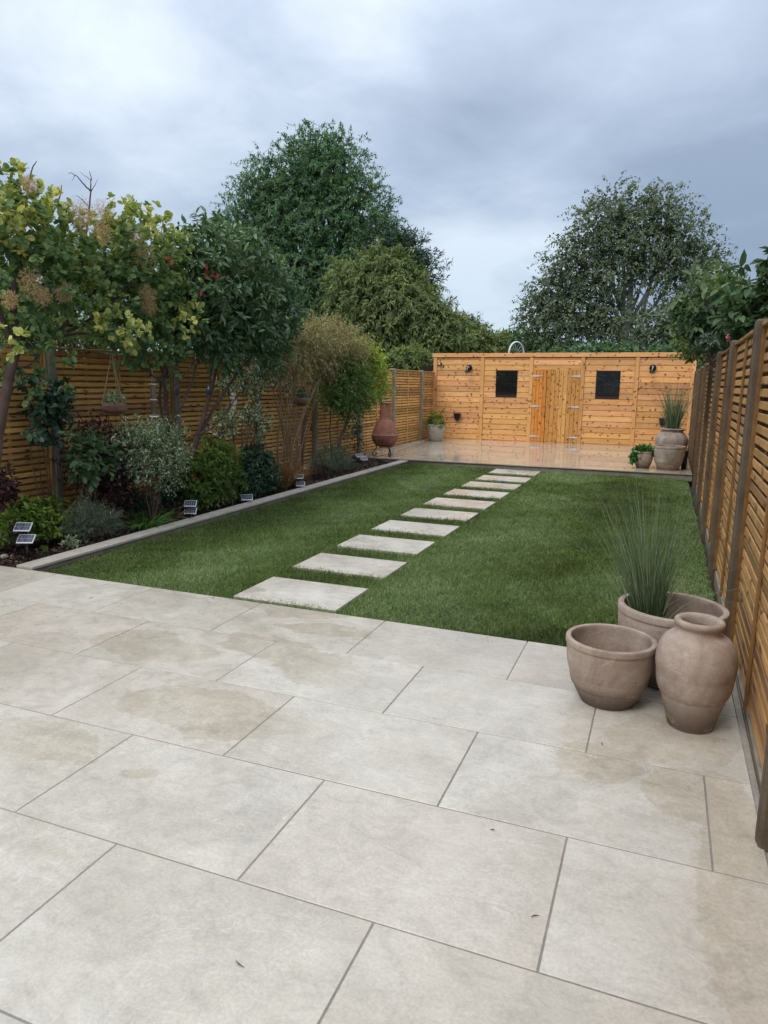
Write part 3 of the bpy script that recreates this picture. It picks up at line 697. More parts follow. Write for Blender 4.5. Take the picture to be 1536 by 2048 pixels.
# ============================================================ FENCES
def fence(label, x0, rz, bays, mats, h, side, far_label=None):
    """bays: list of (y0,y1) post centre lines; local x runs along the fence, local y points into the garden"""
    sm, bm, pm, gm = mats
    root = thing('garden_fence', label, 'fence', (x0, 0, 0), rz)
    sg = 1 if side == 'R' else -1
    posts = sorted(set([b[0] for b in bays]+[b[1] for b in bays]))
    def xo(y): return 0.0
    N = 28; pitch = (h-0.065)/N
    for (a, b) in bays:
        L = abs(b-a)-0.10; c = sg*(a+b)/2
        z0 = 0.016
        fr = []
        fr += [(-L/2+0.008, 0.024, z0+(h-z0)/2, 0.014, 0.026, h-z0-0.005), (L/2-0.008, 0.024, z0+(h-z0)/2, 0.014, 0.026, h-z0-0.005)]
        fr += [(-L/2+0.02, -0.006, z0+(h-z0)/2, 0.035, 0.022, h-z0-0.03), (L/2-0.02, -0.006, z0+(h-z0)/2, 0.035, 0.022, h-z0-0.03)]
        for q in (-0.25, 0.25): fr.append((q*L, -0.006, z0+(h-z0)/2, 0.035, 0.022, h-z0-0.03))
        fr.append((0, -0.006, z0+(h-z0)/2, 0.035, 0.022, h-z0-0.03))
        fp = add('fence_panel', boxes('panel_frame', fr, bm), root, (c, 0, 0)); fp.color = (0.8, 0.8, 0.8, 1)
        add('batten', boxmesh('batten', h-z0-0.04, 0.016, 0.019, bm, 0.003), fp, (0, 0.0275, z0+(h-z0)/2), (0, R(90), 0))
        cap = add('top_rail', boxmesh('top_rail', L, 0.065, 0.022, sm, 0.003), fp, (0, 0.008, h+0.002)); cap.color = (0.7, 0.7, 0.7, 1)
        slatm = boxmesh('slat', L-0.05, 0.012, pitch*0.69, sm, 0.004)
        back = []
        for i in range(N):
            z = z0+0.035+pitch*(i+0.5)
            s = add('slat', slatm, fp, (rnd.uniform(-.002, .002), 0.012+rnd.uniform(-.0015, .0015), z+rnd.uniform(-.002, .002)), (rnd.uniform(-.05, .05)+R(4), rnd.uniform(-.0012, .0012), 0))
            v = rnd.uniform(0.8, 1.12); w_ = rnd.random() < 0.12; v *= (0.8 if w_ else 1.0); s.color = (v, v*rnd.uniform(.95, 1.03), v*(1.25 if w_ else rnd.uniform(.88, 1.08)), 1)
            if i < N-1: back.append((0, -0.026, z+pitch/2, L-0.05, 0.012, pitch*0.73, 0.003))
        bk = add('backing_slats', boxes('backing_slats', back, sm), fp); bk['kind'] = 'stuff'; bk.color = (0.50, 0.47, 0.45, 1)  # rear slats tinted darker than the front ones, painting shade into the gaps
        add('gravel_board', boxmesh('gravel_board', L+0.03, 0.032, 0.15, gm, 0.003), root, (c, 0.004, -0.062))
    for y in posts:
        v, f = box_vf(0, 0, (h+0.03)/2-0.08, 0.092, 0.115, h+0.03+0.16, 0.010)
        v2, f2 = box_vf(0, 0.0575, (h)/2-0.08, 0.030, 0.006, h+0.10, 0.002)
        V = v+v2; F = f+[tuple(i+len(v) for i in q) for q in f2]
        key = 'post'+side
        if key not in _bc: _bc[key] = mesh('fence_post', V, F, pm)
        add('fence_post', _bc[key], root, (sg*y, 0.012, 0))
    return root
pl = [1.60, 3.52, 5.44, 7.37, 9.26, 11.16, 13.12, 15.02, 16.97]
fl = fence('long slatted timber fence behind the flower bed, in concrete posts', -5.66, R(-90), [(pl[i], pl[i+1]) for i in range(8)]+[(16.97, 18.06)], (M['slatL'], M['slatL'], M['postL'], M['gravel']), 1.775, 'L')
pr_ = [0.55, 2.48, 4.47, 6.38, 8.3, 10.2, 12.1, 14.0, 15.9, 17.8]
fr_ = fence('slatted timber fence in brown concrete posts beside the stone pots', 0.445, R(90)-0.0107, [(pr_[i], pr_[i+1]) for i in range(9)], (M['slatR'], M['battenR'], M['postR'], M['gravel']), 1.835, 'R')
# dark close-board fence of the plot behind
rf = thing('board_fence', 'dark brown close-board fence behind the left corner of the timber shed', 'fence', (-6.9, 19.2, 0))
add('rail', boxes('rail', [(0, 0.03, 1.6, 2.6, 0.04, 0.08), (0, 0.03, 0.5, 2.6, 0.04, 0.08)], M['dark_wood']), rf)
for i in range(20):
    add('board', boxmesh('fence_board', 1.98, 0.018, 0.118, M['dark_wood'], 0.003), rf, (-1.25+i*0.13, 0.002*(i % 2), 0.985+rnd.uniform(-.01, .01)), (0, R(90), 0))

# ============================================================ TIMBER SHED across the end of the garden
SY, SZ = 18.02, 0.10
sh = thing('timber_shed', 'honey-coloured cladded timber shed with two black windows and double doors', 'shed', (-2.5, SY, SZ)); sh.rotation_euler = (0, -0.0045, 0)
def sx_(x): return x+2.5
def board(name, L, w, m, x, z, y=0.0, vert=False, parent=sh, th=0.016, col=None):
    o = add(name, boxmesh(name, L, th, w, m, 0.003), parent, (x, y, z), (0, R(90), 0) if vert else (0, 0, 0))
    v = rnd.uniform(0.86, 1.12)
    o.color = (v, v*rnd.uniform(.93, 1.02), v*rnd.uniform(.80, 1.02), 1) if col is None else (*col, 1)
    return o
H = 2.13
trims = [-5.60, -4.355, -3.125, -1.895, -0.665, 0.555]
bays = [(trims[i]+0.045, trims[i+1]-0.045) for i in range(5)]
add('wall', boxes('wall', [(0.0-0.02, 0.04, 1.06, 6.2, 0.04, 2.12), (-3.1, 1.0, 1.05, 0.04, 1.9, 2.1), (3.06, 1.0, 1.05, 0.04, 1.9, 2.1), (0, 1.98, 1.0, 6.2, 0.04, 2.0)], M['dark_wood']), sh)
BP = 0.1335
win = {1: (-4.00, -3.465, 1.19, 1.735), 3: (-1.575, -1.03, 1.19, 1.735)}
for bi, (xa, xb) in enumerate(bays):
    for k in range(16):
        z0 = 0.012+k*BP; z1 = min(z0+BP, H-0.075)
        if z1-z0 < 0.03: continue
        if bi == 2 and z1 < 1.80: continue
        segs = [(xa, xb)]
        if bi in win:
            wa, wb, wz0, wz1 = win[bi]
            if z1 > wz0+0.005 and z0 < wz1-0.005 : segs = [(xa, wa), (wb, xb)]
        for (p, q) in segs:
            if q-p < 0.02: continue
            o = board('cladding_board', q-p-0.002, z1-z0-0.006, M['clad'], sx_((p+q)/2), (z0+z1)/2, 0.006, th=0.018); o.rotation_euler = (R(-3.5), 0, 0)
for x in trims:
    board('cover_strip', 2.06, 0.09, M['clad'], sx_(x), 1.032, -0.016, True, th=0.022)
board('fascia_board', 6.32, 0.10, M['clad'], sx_(-2.52), H-0.008, -0.022, th=0.030, col=(1.08, 1.02, .98))
board('sill_board', 6.1, 0.03, M['clad'], sx_(-2.52), -0.006, -0.006, th=0.04, col=(.8, .75, .7))
rv, rfc = box_vf(0, 1.03, H+0.022, 6.30, 2.04, 0.02, 0.004); add('roof', mesh('roof', rv, rfc, M['greyfelt']), sh)
for bi in (1, 3):
    wa, wb, wz0, wz1 = win[bi]; cx, cz, w, h = sx_((wa+wb)/2), (wz0+wz1)/2, wb-wa, wz1-wz0
    fr = add('window', boxes('window', [(0, 0, h/2-.008, w, 0.02, 0.016), (0, 0, -h/2+.008, w, 0.02, 0.016), (-w/2+.008, 0, 0, 0.016, 0.02, h-.034), (w/2-.008, 0, 0, 0.016, 0.02, h-.034)], M['black']), sh, (cx, -0.008, cz))
    add('pane', boxmesh('pane', w-0.034, 0.008, h-0.034, M['pane'], 0.001), fr, (0, 0, 0), (0.02 if bi == 3 else 0.0, 0, 0))
# doors
def door(xa, xb, cols, label, hinge_left):
    d = add('door', boxes('door_back', [((xb-xa)/2, 0.02, 0.89, xb-xa-0.02, 0.02, 1.76)], M['dark_wood']), sh, (sx_(xa), 0, 0.0)); d['label'] = label
    n = len(cols); w = (xb-xa)/n
    for i, c in enumerate(cols):
        board('plank', 1.765, w-0.005, M['door'], w*(i+0.5), 0.897, -0.004+0.001*(i % 2), True, d, 0.02, c)
    for z in (1.62, 0.885, 0.145):
        s = 1 if hinge_left else -1
        L = 0.24; x = 0.0 if hinge_left else (xb-xa)
        V = [(0, 0, -.024), (s*0.05, 0, -.024), (s*L, 0, -.006), (s*L, 0, .006), (s*0.05, 0, .024), (0, 0, .024)]
        V += [(a, -0.006, c) for (a, b, c) in V]
        F = [(0, 1, 2, 3, 4, 5), (11, 10, 9, 8, 7, 6)]+[(i, (i+1) % 6, (i+1) % 6+6, i+6) for i in range(6)]
        add('hinge', mesh('hinge', V, F, M['steel']), d, (x, -0.018, z))
    return d
org = (1.12, 0.72, 0.38)
door(-3.078, -2.745, [(1.08, .83, .58), (1.05, .79, .54), (1.08, .82, .55), (1.0, .76, .52)], 'orange-stained narrow door leaf', True)
d2 = door(-2.737, -1.942, [(1.0, .90, .74), (1.03, .96, .84), (.97, .93, .86), (1.06, 1.08, 1.12), (1.10, 1.14, 1.22), (1.0, 1.0, 1.0), (1.02, 1.0, .95), (1.0, .94, .86)], 'wider pale door leaf', False)
lk = lathe('lock', [(0.001, 0), (0.018, 0), (0.018, 0.012), (0.001, 0.014)], M['steel'], 16); add('lock', lk, d2, (0.30, -0.016, 0.86), (R(90), 0, 0))
# fittings on the shed front
def wall_lamp(x, z, label):
    t = thing('wall_lamp', label, 'lamp', (x, SY-0.03, z), 0, 'wall lamps on the timber shed')
    add('back_plate', lathe('back_plate', [(0.001, 0), (0.075, 0), (0.078, 0.012), (0.06, 0.022), (0.001, 0.026)], M['iron'], 28), t, (0, 0, 0), (R(90), 0, 0))
    arm = curve_pts([(0, -0.02, 0.0), (0, -0.09, 0.035), (0, -0.155, 0.01), (-0.01, -0.16, -0.055)], 5)
    add('arm', tubes('arm', [(arm, 0.010)], M['steel'], 8), t)
    add('lamp_shade', lathe('lamp_shade', smooth_prof([(0.012, 0.04), (0.03, 0.03), (0.055, -0.01), (0.062, -0.03), (0.055, -0.03), (0.02, 0.02)], 4), M['iron'], 28), t, (-0.01, -0.16, -0.085))
    add('bulb', lathe('bulb', smooth_prof([(0.003, -0.07), (0.022, -0.055), (0.026, -0.03), (0.015, 0.0), (0.012, 0.02)], 4), M['steel'], 20), t, (-0.01, -0.16, -0.10))
wall_lamp(-4.70, 1.90, 'chrome wall lamp left of the left black window')
wall_lamp(-0.33, 1.93, 'chrome wall lamp right of the right black window')
def wall_box(x, z, label):
    V = [(-.075, 0, .075), (.075, 0, .075), (.06, 0, -.075), (-.06, 0, -.075), (-.085, -.09, .075), (.085, -.09, .075), (.06, -.07, -.075), (-.06, -.07, -.075)]
    F = [(0, 1, 2, 3), (7, 6, 5, 4), (4, 5, 1, 0), (5, 6, 2, 1), (6, 7, 3, 2), (7, 4, 0, 3)]
    t = thing('wall_box', label, 'box', (x, SY-0.012, z), 0, 'black boxes low on the shed wall', mesh('wall_box', V, F, M['black']))
    add('lid', boxmesh('lid', 0.19, 0.11, 0.014, M['black'], 0.004), t, (0, -0.05, 0.084)); add('cable_gland', lathe('gland', [(0.001, -.03), (0.015, -.03), (0.015, 0), (0.02, 0.002), (0.001, 0.004)], M['black'], 12), t, (0, -0.035, -0.078))
wall_box(-4.97, 0.66, 'small black weatherproof box on the shed wall beside the cream planter')
wall_box(-0.015, 0.69, 'small black weatherproof box on the shed wall behind the potted grass')
sc_ = thing('security_light', 'small black round security light at the top left corner of the shed', 'light', (-5.47, SY-0.03, 1.99))
add('housing', lathe('housing', smooth_prof([(0.002, 0.09), (0.03, 0.085), (0.045, 0.05), (0.045, 0.0), (0.03, 0.0)], 3), M['black'], 20), sc_, (0, 0.01, 0), (R(90), 0, 0))
add('lens', lathe('lens', smooth_prof([(0.001, 0.02), (0.015, 0.016), (0.024, 0.0)], 3), M['white'], 16), sc_, (0, -0.078, 0), (R(90), 0, 0))
# white wheel above the roof line
wl = thing('spoked_wheel', 'white-rimmed spoked wheel standing behind the shed roof', 'wheel', (-3.72, 19.0, 2.29), R(62))
ring = [(0.30*math.cos(a), 0, 0.30*math.sin(a)) for a in [2*math.pi*i/40 for i in range(41)]]
add('rim', tubes('rim', [(ring, 0.024)], M['white'], 8), wl); 
add('spokes', tubes('spokes', [([(0, 0, 0), (0.29*math.cos(a), 0, 0.29*math.sin(a))], 0.004) for a in [2*math.pi*i/14 for i in range(14)]], M['steel'], 4), wl)
add('hub', lathe('hub', [(0.001, -.03), (0.04, -.03), (0.04, .03), (0.001, .03)], M['iron'], 16), wl, (0, 0, 0), (R(90), 0, 0))
# dark shed beyond the left fence
ds = thing('black_shed', 'black painted shed beyond the left fence under the trees', 'shed', (-8.2, 16.6, 0))
add('wall', boxes('wall', [(0, 0, 1.08, 1.9, 2.3, 2.28)], M['shedpaint']), ds)
for i in range(14): add('board', boxmesh('shed_board', 2.30, 0.016, 0.155, M['shedpaint'], 0.004), ds, (0.958, 0, 0.1+i*0.16), (0, 0, R(90)))
for i in range(9): add('board', boxmesh('shed_board2', 2.2, 0.016, 0.2, M['shedpaint'], 0.004), ds, (-0.85+i*0.21, -1.158, 1.1), (0, R(90), 0))
add('roof', boxes('roof', [(0, 0, 2.30, 2.2, 2.62, 0.05, 0.01), (0, 0, 2.235, 2.1, 2.5, 0.07, 0.005)], M['greyfelt']), ds)

# ============================================================ POTS AND GARDEN THINGS
def potprof(R0, Rm, Rb, h, wall=0.022, lip=0.012, depth=0.75):
    pts = [(Rb*0.02, 0.0), (Rb*0.9, 0.0), (Rb+(Rm-Rb)*0.08, 0.014), (Rb+(Rm-Rb)*0.50, h*0.25), (Rm*0.955, h*0.58), (Rm*0.992, h*0.80), (R0-lip*0.4, h*0.895), (R0+0.001, h*0.915), (R0, h*0.985), (R0-0.006, h), (R0-wall+0.004, h), (R0-wall-0.004, h*0.97), (Rm-wall, h*0.75), (Rm*0.9-wall, h*(1-depth)), (0.004, h*(1-depth))]
    return pts
p1 = thing('round_pot', 'empty round stone-coloured pot, front left of the three by the fence', 'pot', (-0.150, 3.415, 0.0), 0, None, lathe('bowl', smooth_prof(potprof(0.208, 0.204, 0.122, 0.318, 0.020), 7), M['pot'], 72, 0.006, 1))
# big pot with grass
p2 = thing('large_pot', 'large round stone-coloured pot holding the tall grass beside the fence', 'pot', (0.118, 3.800, 0.0), 0.6, None, lathe('large_pot', smooth_prof(potprof(0.264, 0.262, 0.165, 0.400, 0.026), 7), M['pot'], 80, 0.005, 4))
add('soil', lathe('soil', [(0.001, 0.20), (0.12, 0.205), (0.225, 0.195)], M['soil'], 40), p2)
# vase
vp = [(0.002, 0.0), (0.088, 0.0), (0.098, 0.012), (0.117, 0.08), (0.144, 0.17), (0.164, 0.26), (0.168, 0.32), (0.156, 0.375), (0.130, 0.415), (0.098, 0.432), (0.088, 0.445), (0.088, 0.458), (0.098, 0.468), (0.104, 0.478), (0.103, 0.490), (0.092, 0.497), (0.078, 0.492), (0.070, 0.475), (0.072, 0.44), (0.12, 0.39), (0.16, 0.30), (0.14, 0.15), (0.004, 0.06)]
p3 = thing('tall_vase', 'tall narrow-necked clay vase in front of the large pot', 'vase', (0.218, 3.30, 0.0), 0, None, lathe('tall_vase', smooth_prof(vp, 6), M['pot'], 72, 0.008, 9))
def ornamental_grass(loc, n, L, label, seed, lean=(-0.12, 0, 0), spread=0.22, wd=0.0035, base=0.05, cat='grass plant'):
    t = thing('ornamental_grass', label, cat, loc); rg = np.random.default_rng(seed)
    az = rg.uniform(0, 2*np.pi, n); r = base*np.sqrt(rg.random(n))
    P0 = np.stack([np.cos(az)*r, np.sin(az)*r, np.zeros(n)], 1)
    sp = np.abs(rg.normal(size=n))*spread; az2 = az+rg.normal(size=n)*0.5
    d = nrm(np.stack([np.cos(az2)*sp+lean[0], np.sin(az2)*sp+lean[1], np.ones(n)], 1))
    ln = L*rg.uniform(0.45, 1.12, n)
    b = np.stack([np.cos(az2), np.sin(az2), -0.55*np.ones(n)], 1)*(0.10+0.35*rg.random(n)**2.2)[:, None]*(0.4+sp*2.2)[:, None]+rg.normal(size=(n, 3))*0.03
    blades('blades', P0, d, ln, wd*rg.uniform(0.6, 1.2, n), b, rg.random(n)**1.5*0.9+0.05, LM['reed'], t, 7, 0.08)
    m_ = n//6; a3 = rg.uniform(0, 6.28, m_); s3 = rg.uniform(0.2, 0.6, m_)
    blades('dry_blades', P0[:m_]*1.3, nrm(np.stack([np.cos(a3)*s3+lean[0], np.sin(a3)*s3, np.ones(m_)], 1)), L*rg.uniform(.25, .85, m_), wd*rg.uniform(.5, .9, m_), np.stack([np.cos(a3), np.sin(a3), -1.0*np.ones(m_)], 1)*rg.uniform(.15, .7, m_)[:, None], rg.random(m_)*0.8, LM['straw'] if L < 0.9 and seed == 99 else LM['reed'], t, 7, 0.08)
    return t
ornamental_grass((0.02, 3.80, 0.20), 350, 0.88, 'tall wispy green grass growing in the large pot', 21, (-0.13, 0.0, 0), 0.120, 0.0040, 0.060)

# back right group
ZR = zb(0, 13.6)
lathe_small = lathe('pot_small', smooth_prof(potprof(0.165, 0.168, 0.105, 0.30, 0.018), 3), M['pot'], 56, 0.006, 3)
a = thing('round_pot', 'small clay pot with a green plant at the edge of the back patio', 'pot', (-0.285, 13.50, zb(-.2, 13.5)), 0, None, lathe_small)
add('soil', lathe('soil', [(0.001, 0.24), (0.14, 0.24)], M['soil'], 30), a)
b = thing('round_pot', 'wide chalky empty pot at the right end of the back patio edge', 'pot', (0.135, 13.46, zb(.1, 13.4)), 0, None, lathe('pot_wide', smooth_prof(potprof(0.262, 0.262, 0.165, 0.415, 0.022), 5), M['potw'], 64, 0.006, 5))
up = [(0.002, 0), (0.15, 0.0), (0.16, 0.015), (0.20, 0.12), (0.255, 0.28), (0.285, 0.40), (0.275, 0.50), (0.22, 0.585), (0.185, 0.61), (0.19, 0.63), (0.215, 0.65), (0.215, 0.665), (0.195, 0.672), (0.17, 0.665), (0.16, 0.60), (0.004, 0.58)]
c = thing('large_urn', 'large chalky clay urn with tall grass behind the wide empty pot', 'urn', (0.165, 14.25, zb(.1, 14.3)), 0, None, lathe('large_urn', smooth_prof(up, 3), M['potw'], 64, 0.008, 7))
add('soil', lathe('soil', [(0.001, 0.62), (0.165, 0.62)], M['soil'], 30), c)
ornamental_grass((0.165, 14.25, zb(.1, 14.3)+0.60), 260, 0.98, 'upright green grass in the chalky urn near the shed', 22, (0.0, 0, 0), 0.13, 0.008, 0.10)
bk = thing('black_bin', 'small black tub tucked between the wide pot and the fence', 'tub', (0.395, 13.62, zb(.4, 13.6)), 0, None, lathe('black_tub', [(0.001, 0), (0.045, 0), (0.055, 0.30), (0.062, 0.31), (0.062, 0.33), (0.05, 0.33), (0.045, 0.02), (0.001, 0.02)], M['black'], 28))
# cream planter by the shed
PX, PY = -5.28, 17.15
cp = thing('cream_planter', 'cream planter with a succulent in the left corner by the shed', 'pot', (PX, PY, zb(PX, PY)), 0, None, lathe('cream_planter', smooth_prof(potprof(0.235, 0.235, 0.145, 0.415, 0.025), 3), M['potc'], 64, 0.004, 11))
add('soil', lathe('soil', [(0.001, 0.37), (0.2, 0.37)], M['soil'], 30), cp)

# chiminea
chp = [(0.002, 0.0), (0.08, 0.0), (0.16, 0.03), (0.22, 0.09), (0.258, 0.16), (0.270, 0.235), (0.275, 0.245), (0.262, 0.26), (0.235, 0.34), (0.19, 0.44), (0.145, 0.52), (0.118, 0.56), (0.122, 0.572), (0.112, 0.585), (0.108, 0.70), (0.108, 0.80), (0.114, 0.86), (0.132, 0.872), (0.134, 0.884), (0.12, 0.89), (0.10, 0.88), (0.092, 0.7), (0.095, 0.57)]
CX, CY = -5.16, 13.32; cz = zb(CX, CY)
cm = thing('chiminea', 'terracotta chiminea with a tall chimney on scrolled iron legs', 'chiminea', (CX, CY, cz))
add('body', lathe('body', smooth_prof(chp, 3), M['chim'], 64, 0.006, 2), cm, (0, 0, 0.175))
add('iron_ring', tubes('iron_ring', [([(0.185*math.cos(a), 0.185*math.sin(a), 0.225) for a in [2*math.pi*i/32 for i in range(33)]], 0.008)], M['iron'], 6), cm)
legpts = [(0.175, 0, 0.23), (0.165, 0, 0.17), (0.225, 0, 0.09), (0.245, 0, 0.045), (0.215, 0, 0.012), (0.175, 0, 0.022), (0.165, 0, 0.06), (0.185, 0, 0.075)]
legm = tubes('leg', [(curve_pts(legpts, 5), 0.0095)], M['iron'], 7)
for a in (R(200), R(320), R(80)): add('leg', legm, cm, (0, 0, 0), (0, 0, a))
tw = thing('twig', 'small bare forked twig sticking up beside the chiminea legs', 'twig', (-4.93, 13.08, 0.02), 0, None, tubes('twig', [([(0, 0, 0), (0.01, 0, 0.10), (-0.03, 0, 0.16)], 0.004), ([(0.01, 0, 0.08), (0.06, 0, 0.17)], 0.003)], M['redbark'], 5))
cb = thing('black_tube', 'short black tube lying across the end of the coping', 'tube', (-4.83, 12.35, 0.035), 0, None, tubes('black_tube', [(curve_pts([(-0.28, 0.42, -0.015), (-0.10, 0.22, 0.0), (0.0, 0.1, 0.0), (0.14, -0.10, 0.0)], 4), 0.017)], M['black'], 10))
cbl = thing('cable', 'thin black cable trailing over the bark at the end of the bed', 'cable', (-5.0, 12.3, -0.005), 0, None, tubes('cable', [(curve_pts([(-0.25, -0.1, 0.03), (-0.05, 0.1, 0.0), (0.0, 0.3, 0.01), (0.1, 0.35, 0.0), (0.15, 0.45, 0.02)], 5), 0.006)], M['black'], 6))

# hanging planters
def hanging(c, top, r, label, seed, group='hanging clay bowls'):
    t = thing('hanging_planter', label, 'planter', c, 0.3, group)
    pr = [(0.002, -r*0.62), (r*0.62, -r*0.60), (r*0.92, -r*0.42), (r*1.0, -r*0.1), (r*0.93, r*0.16), (r*0.86, r*0.2), (r*0.80, r*0.16), (r*0.8, 0), (0.004, -r*0.05)]
    add('bowl', lathe('bowl', smooth_prof(pr, 3), M['hpot'], 44, 0.01, seed), t)
    add('soil', lathe('soil', [(0.001, 0.07*r), (0.78*r, 0.05*r)], M['soil'], 20), t)
    dz = top[2]-c[2]
    ropes = []
    for k in range(3):
        a = R(95+120*k); ropes.append((curve_pts([(r*0.95*math.cos(a), r*0.95*math.sin(a), -0.02*r), (r*0.93*math.cos(a), r*0.93*math.sin(a), r*0.24), (0, 0, dz)], 2), 0.0042))
    for k, rp in enumerate(ropes): add('rope', tubes('rope', [rp], M['rope'], 6), t)
    add('hook', tubes('hook', [(curve_pts([(0, 0, dz), (0.015, 0, dz+0.03), (0, 0, dz+0.06), (-0.02, 0, dz+0.04)], 4), 0.003)], M['iron'], 5), t)
    return t
h1c, h1t = at_x(229, 812, -4.95), at_x(227, 706, -4.95)
hanging(tuple(h1c), tuple(h1t), 0.118, 'brown clay bowl hanging from ropes left of the bird feeder', 1)
h2c, h2t = at_x(602, 799, -4.9), at_x(600, 712, -4.9)
hanging(tuple(h2c), tuple(h2t), 0.128, 'brown clay bowl hanging from ropes above the bamboo canes', 2)
foliage('trailing_succulent', [((h1c[0], h1c[1], h1c[2]+0.07), (0.085, 0.085, 0.055))], LM['vari'], None, 31, 90, 7, 0.035, 0.022, 0.012, OVAL, 0.2, origin=tuple(h1c)).location = tuple(h1c)
o = bpy.data.objects['trailing_succulent']; o['label'] = 'cream-edged succulent growing in the left hanging bowl'; o['category'] = 'plant'
foliage('trailing_succulent', [((h2c[0], h2c[1], h2c[2]+0.08), (0.095, 0.095, 0.06))], LM['lav'], None, 32, 90, 7, 0.035, 0.028, 0.014, OVAL, 0.2, origin=tuple(h2c)).location = tuple(h2c)
o = bpy.data.objects['trailing_succulent.001']; o['label'] = 'grey-green succulent growing in the hanging bowl above the canes'; o['category'] = 'plant'
# bird feeder
fc = at_x(308, 832, -5.0)
bf = thing('bird_feeder', 'clear tube bird feeder hanging beside the tree stems', 'bird feeder', tuple(fc))
hh = 0.33
add('tube', lathe('tube', [(0.030, 0.0), (0.030, hh)], M['clear'], 24), bf); add('seed', lathe('seed', [(0.001, 0.005), (0.028, 0.005), (0.028, hh*0.42), (0.001, hh*0.45)], M['seed'], 20), bf)
for z, r, hgt in ((-0.012, 0.045, 0.014), (hh*0.5, 0.034, 0.010), (hh-0.005, 0.043, 0.010)): add('collar', lathe('collar', [(0.001, z), (r, z), (r, z+hgt), (0.001, z+hgt)], M['white'], 24), bf)
add('hanger', tubes('hanger', [(curve_pts([(-0.02, 0, hh), (-0.005, 0, hh+0.09), (0, 0, hh+0.18)], 3), 0.002), (curve_pts([(0.02, 0, hh), (0.005, 0, hh+0.09), (0, 0, hh+0.18)], 3), 0.002)], M['steel'], 5), bf)
# birdhouse
bh = at_x(620, 778, -5.45)
t = thing('bird_box', 'small timber bird box with dark roof among the branches', 'bird box', tuple(bh), R(-60))
add('box', boxes('box', [(0, 0, 0, 0.13, 0.12, 0.20, 0.004)], M['battenR']), t); add('roof', boxes('roof', [(0, -0.01, 0.11, 0.17, 0.16, 0.018, 0.004)], M['greyfelt']), t); add('hole', lathe('hole', [(0.001, 0), (0.018, 0), (0.018, 0.004), (0.001, 0.004)], M['black'], 16), t, (0, -0.061, 0.03), (R(90), 0, 0))
# blue ornament, grey disc, white flower string
bo = at_x(420, 783, -5.15)
t = thing('glazed_ornament', 'blue glazed hanging ornament on the branch', 'ornament', tuple(bo), 0, None, lathe('ornament', smooth_prof([(0.002, -0.075), (0.03, -0.06), (0.048, -0.01), (0.045, 0.03), (0.02, 0.06), (0.002, 0.065)], 4), M['blue'], 20, 0.1)); add('hanger', tubes('hanger', [([(0, 0, 0.06), (0, 0, 0.22)], 0.002)], M['iron'], 4), t)
gd = at_x(353, 782, -5.45)
t = thing('slate_disc', 'dark grey round slate disc hanging against the fence post', 'ornament', tuple(gd), 0, None, lathe('disc', [(0.001, 0), (0.055, 0), (0.055, 0.008), (0.001, 0.008)], plain('slate', (0.10, 0.10, 0.13), 0.7), 28)); t.rotation_euler = (0, R(90), 0.2)
ws = at_x(467, 805, -5.2)
t = thing('flower_garland', 'string of white round blossoms hanging in front of the fence', 'ornament', tuple(ws))
import itertools
for k, (dx, dz, r) in enumerate(((0.005, 0.10, .030), (-0.01, 0.045, .028), (0.01, -0.01, .032), (0.0, -0.075, .034), (-0.06, 0.06, .018), (0.055, 0.02, .018))):
    V = []; F = []
    add('blossom', lathe('blossom', smooth_prof([(0.001, -r), (r*0.7, -r*0.75), (r, 0), (r*0.75, r*0.7), (0.001, r*0.8)], 4), M['petal'], 14, 0.35, k*3), t, (0.0, dx, dz))
add('string', tubes('string', [([(0, 0, 0.22), (0, 0, -0.08)], 0.002)], M['rope'], 4), t)

# solar spot lights
def solar(px, py, label, X=None, z=0.13, rz=0.0, s=1.0, tilt=35):
    w = at_z(px, py, z)
    if X is not None: w = at_x(px, py, X); z = float(w[2])
    t = thing('solar_light', label, 'solar light', (w[0], w[1], -0.03), rz, 'solar spotlights along the flower bed')
    hgt = z+0.03
    add('stake', tubes('stake', [([(0, 0, -0.05), (0, 0, hgt-0.02)], [0.004, 0.010])], M['black'], 8), t)
    add('lamp_head', lathe('lamp_head', [(0.001, -0.05*s), (0.030*s, -0.05*s), (0.042*s, 0.03*s), (0.045*s, 0.05*s), (0.036*s, 0.05*s), (0.001, 0.04*s)], M['black'], 20), t, (-0.075*s, 0.05, hgt-0.045), (R(-60), 0, R(20)))
    pn = add('solar_panel', boxes('solar_frame', [(0, 0, 0, 0.135*s, 0.10*s, 0.012, 0.003)], M['white']), t, (0.0, 0, hgt), (R(tilt), 0, 0))
    bx = add('cell', boxes('cell', [((i-2)*0.0250*s, (j-0.5)*0.042*s, 0.0075, 0.0225*s, 0.038*s, 0.002) for i in range(5) for j in range(2)], M['panel']), pn)
    return t
solar(46, 1054, 'solar spotlight nearest the front patio, upper panel of the pair', X=-4.95, rz=R(25))
solar(52, 1078, 'solar spotlight nearest the front patio, lower panel of the pair', X=-4.88, rz=R(25))
solar(381, 1007, 'solar spotlight by the strappy plant, upper panel of the pair', z=0.17, rz=R(25), s=.95)
solar(381, 1022, 'solar spotlight by the strappy plant, lower panel of the pair', z=0.09, rz=R(25), s=.95)
solar(494, 995, 'single solar spotlight below the dark green bush', z=0.07, rz=R(35))
solar(598, 953, 'solar spotlight by the straw-coloured grass, upper panel of the pair', z=0.17, rz=R(30), s=.9)
solar(601, 968, 'solar spotlight by the straw-coloured grass, lower panel of the pair', z=0.07, rz=R(30), s=.9)
solar(719, 911, 'far solar spotlight near the chiminea, upper panel of the pair', z=0.16, rz=R(40), s=1.0)
solar(728, 917, 'far solar spotlight near the chiminea, lower panel of the pair', z=0.08, rz=R(40), s=1.0)

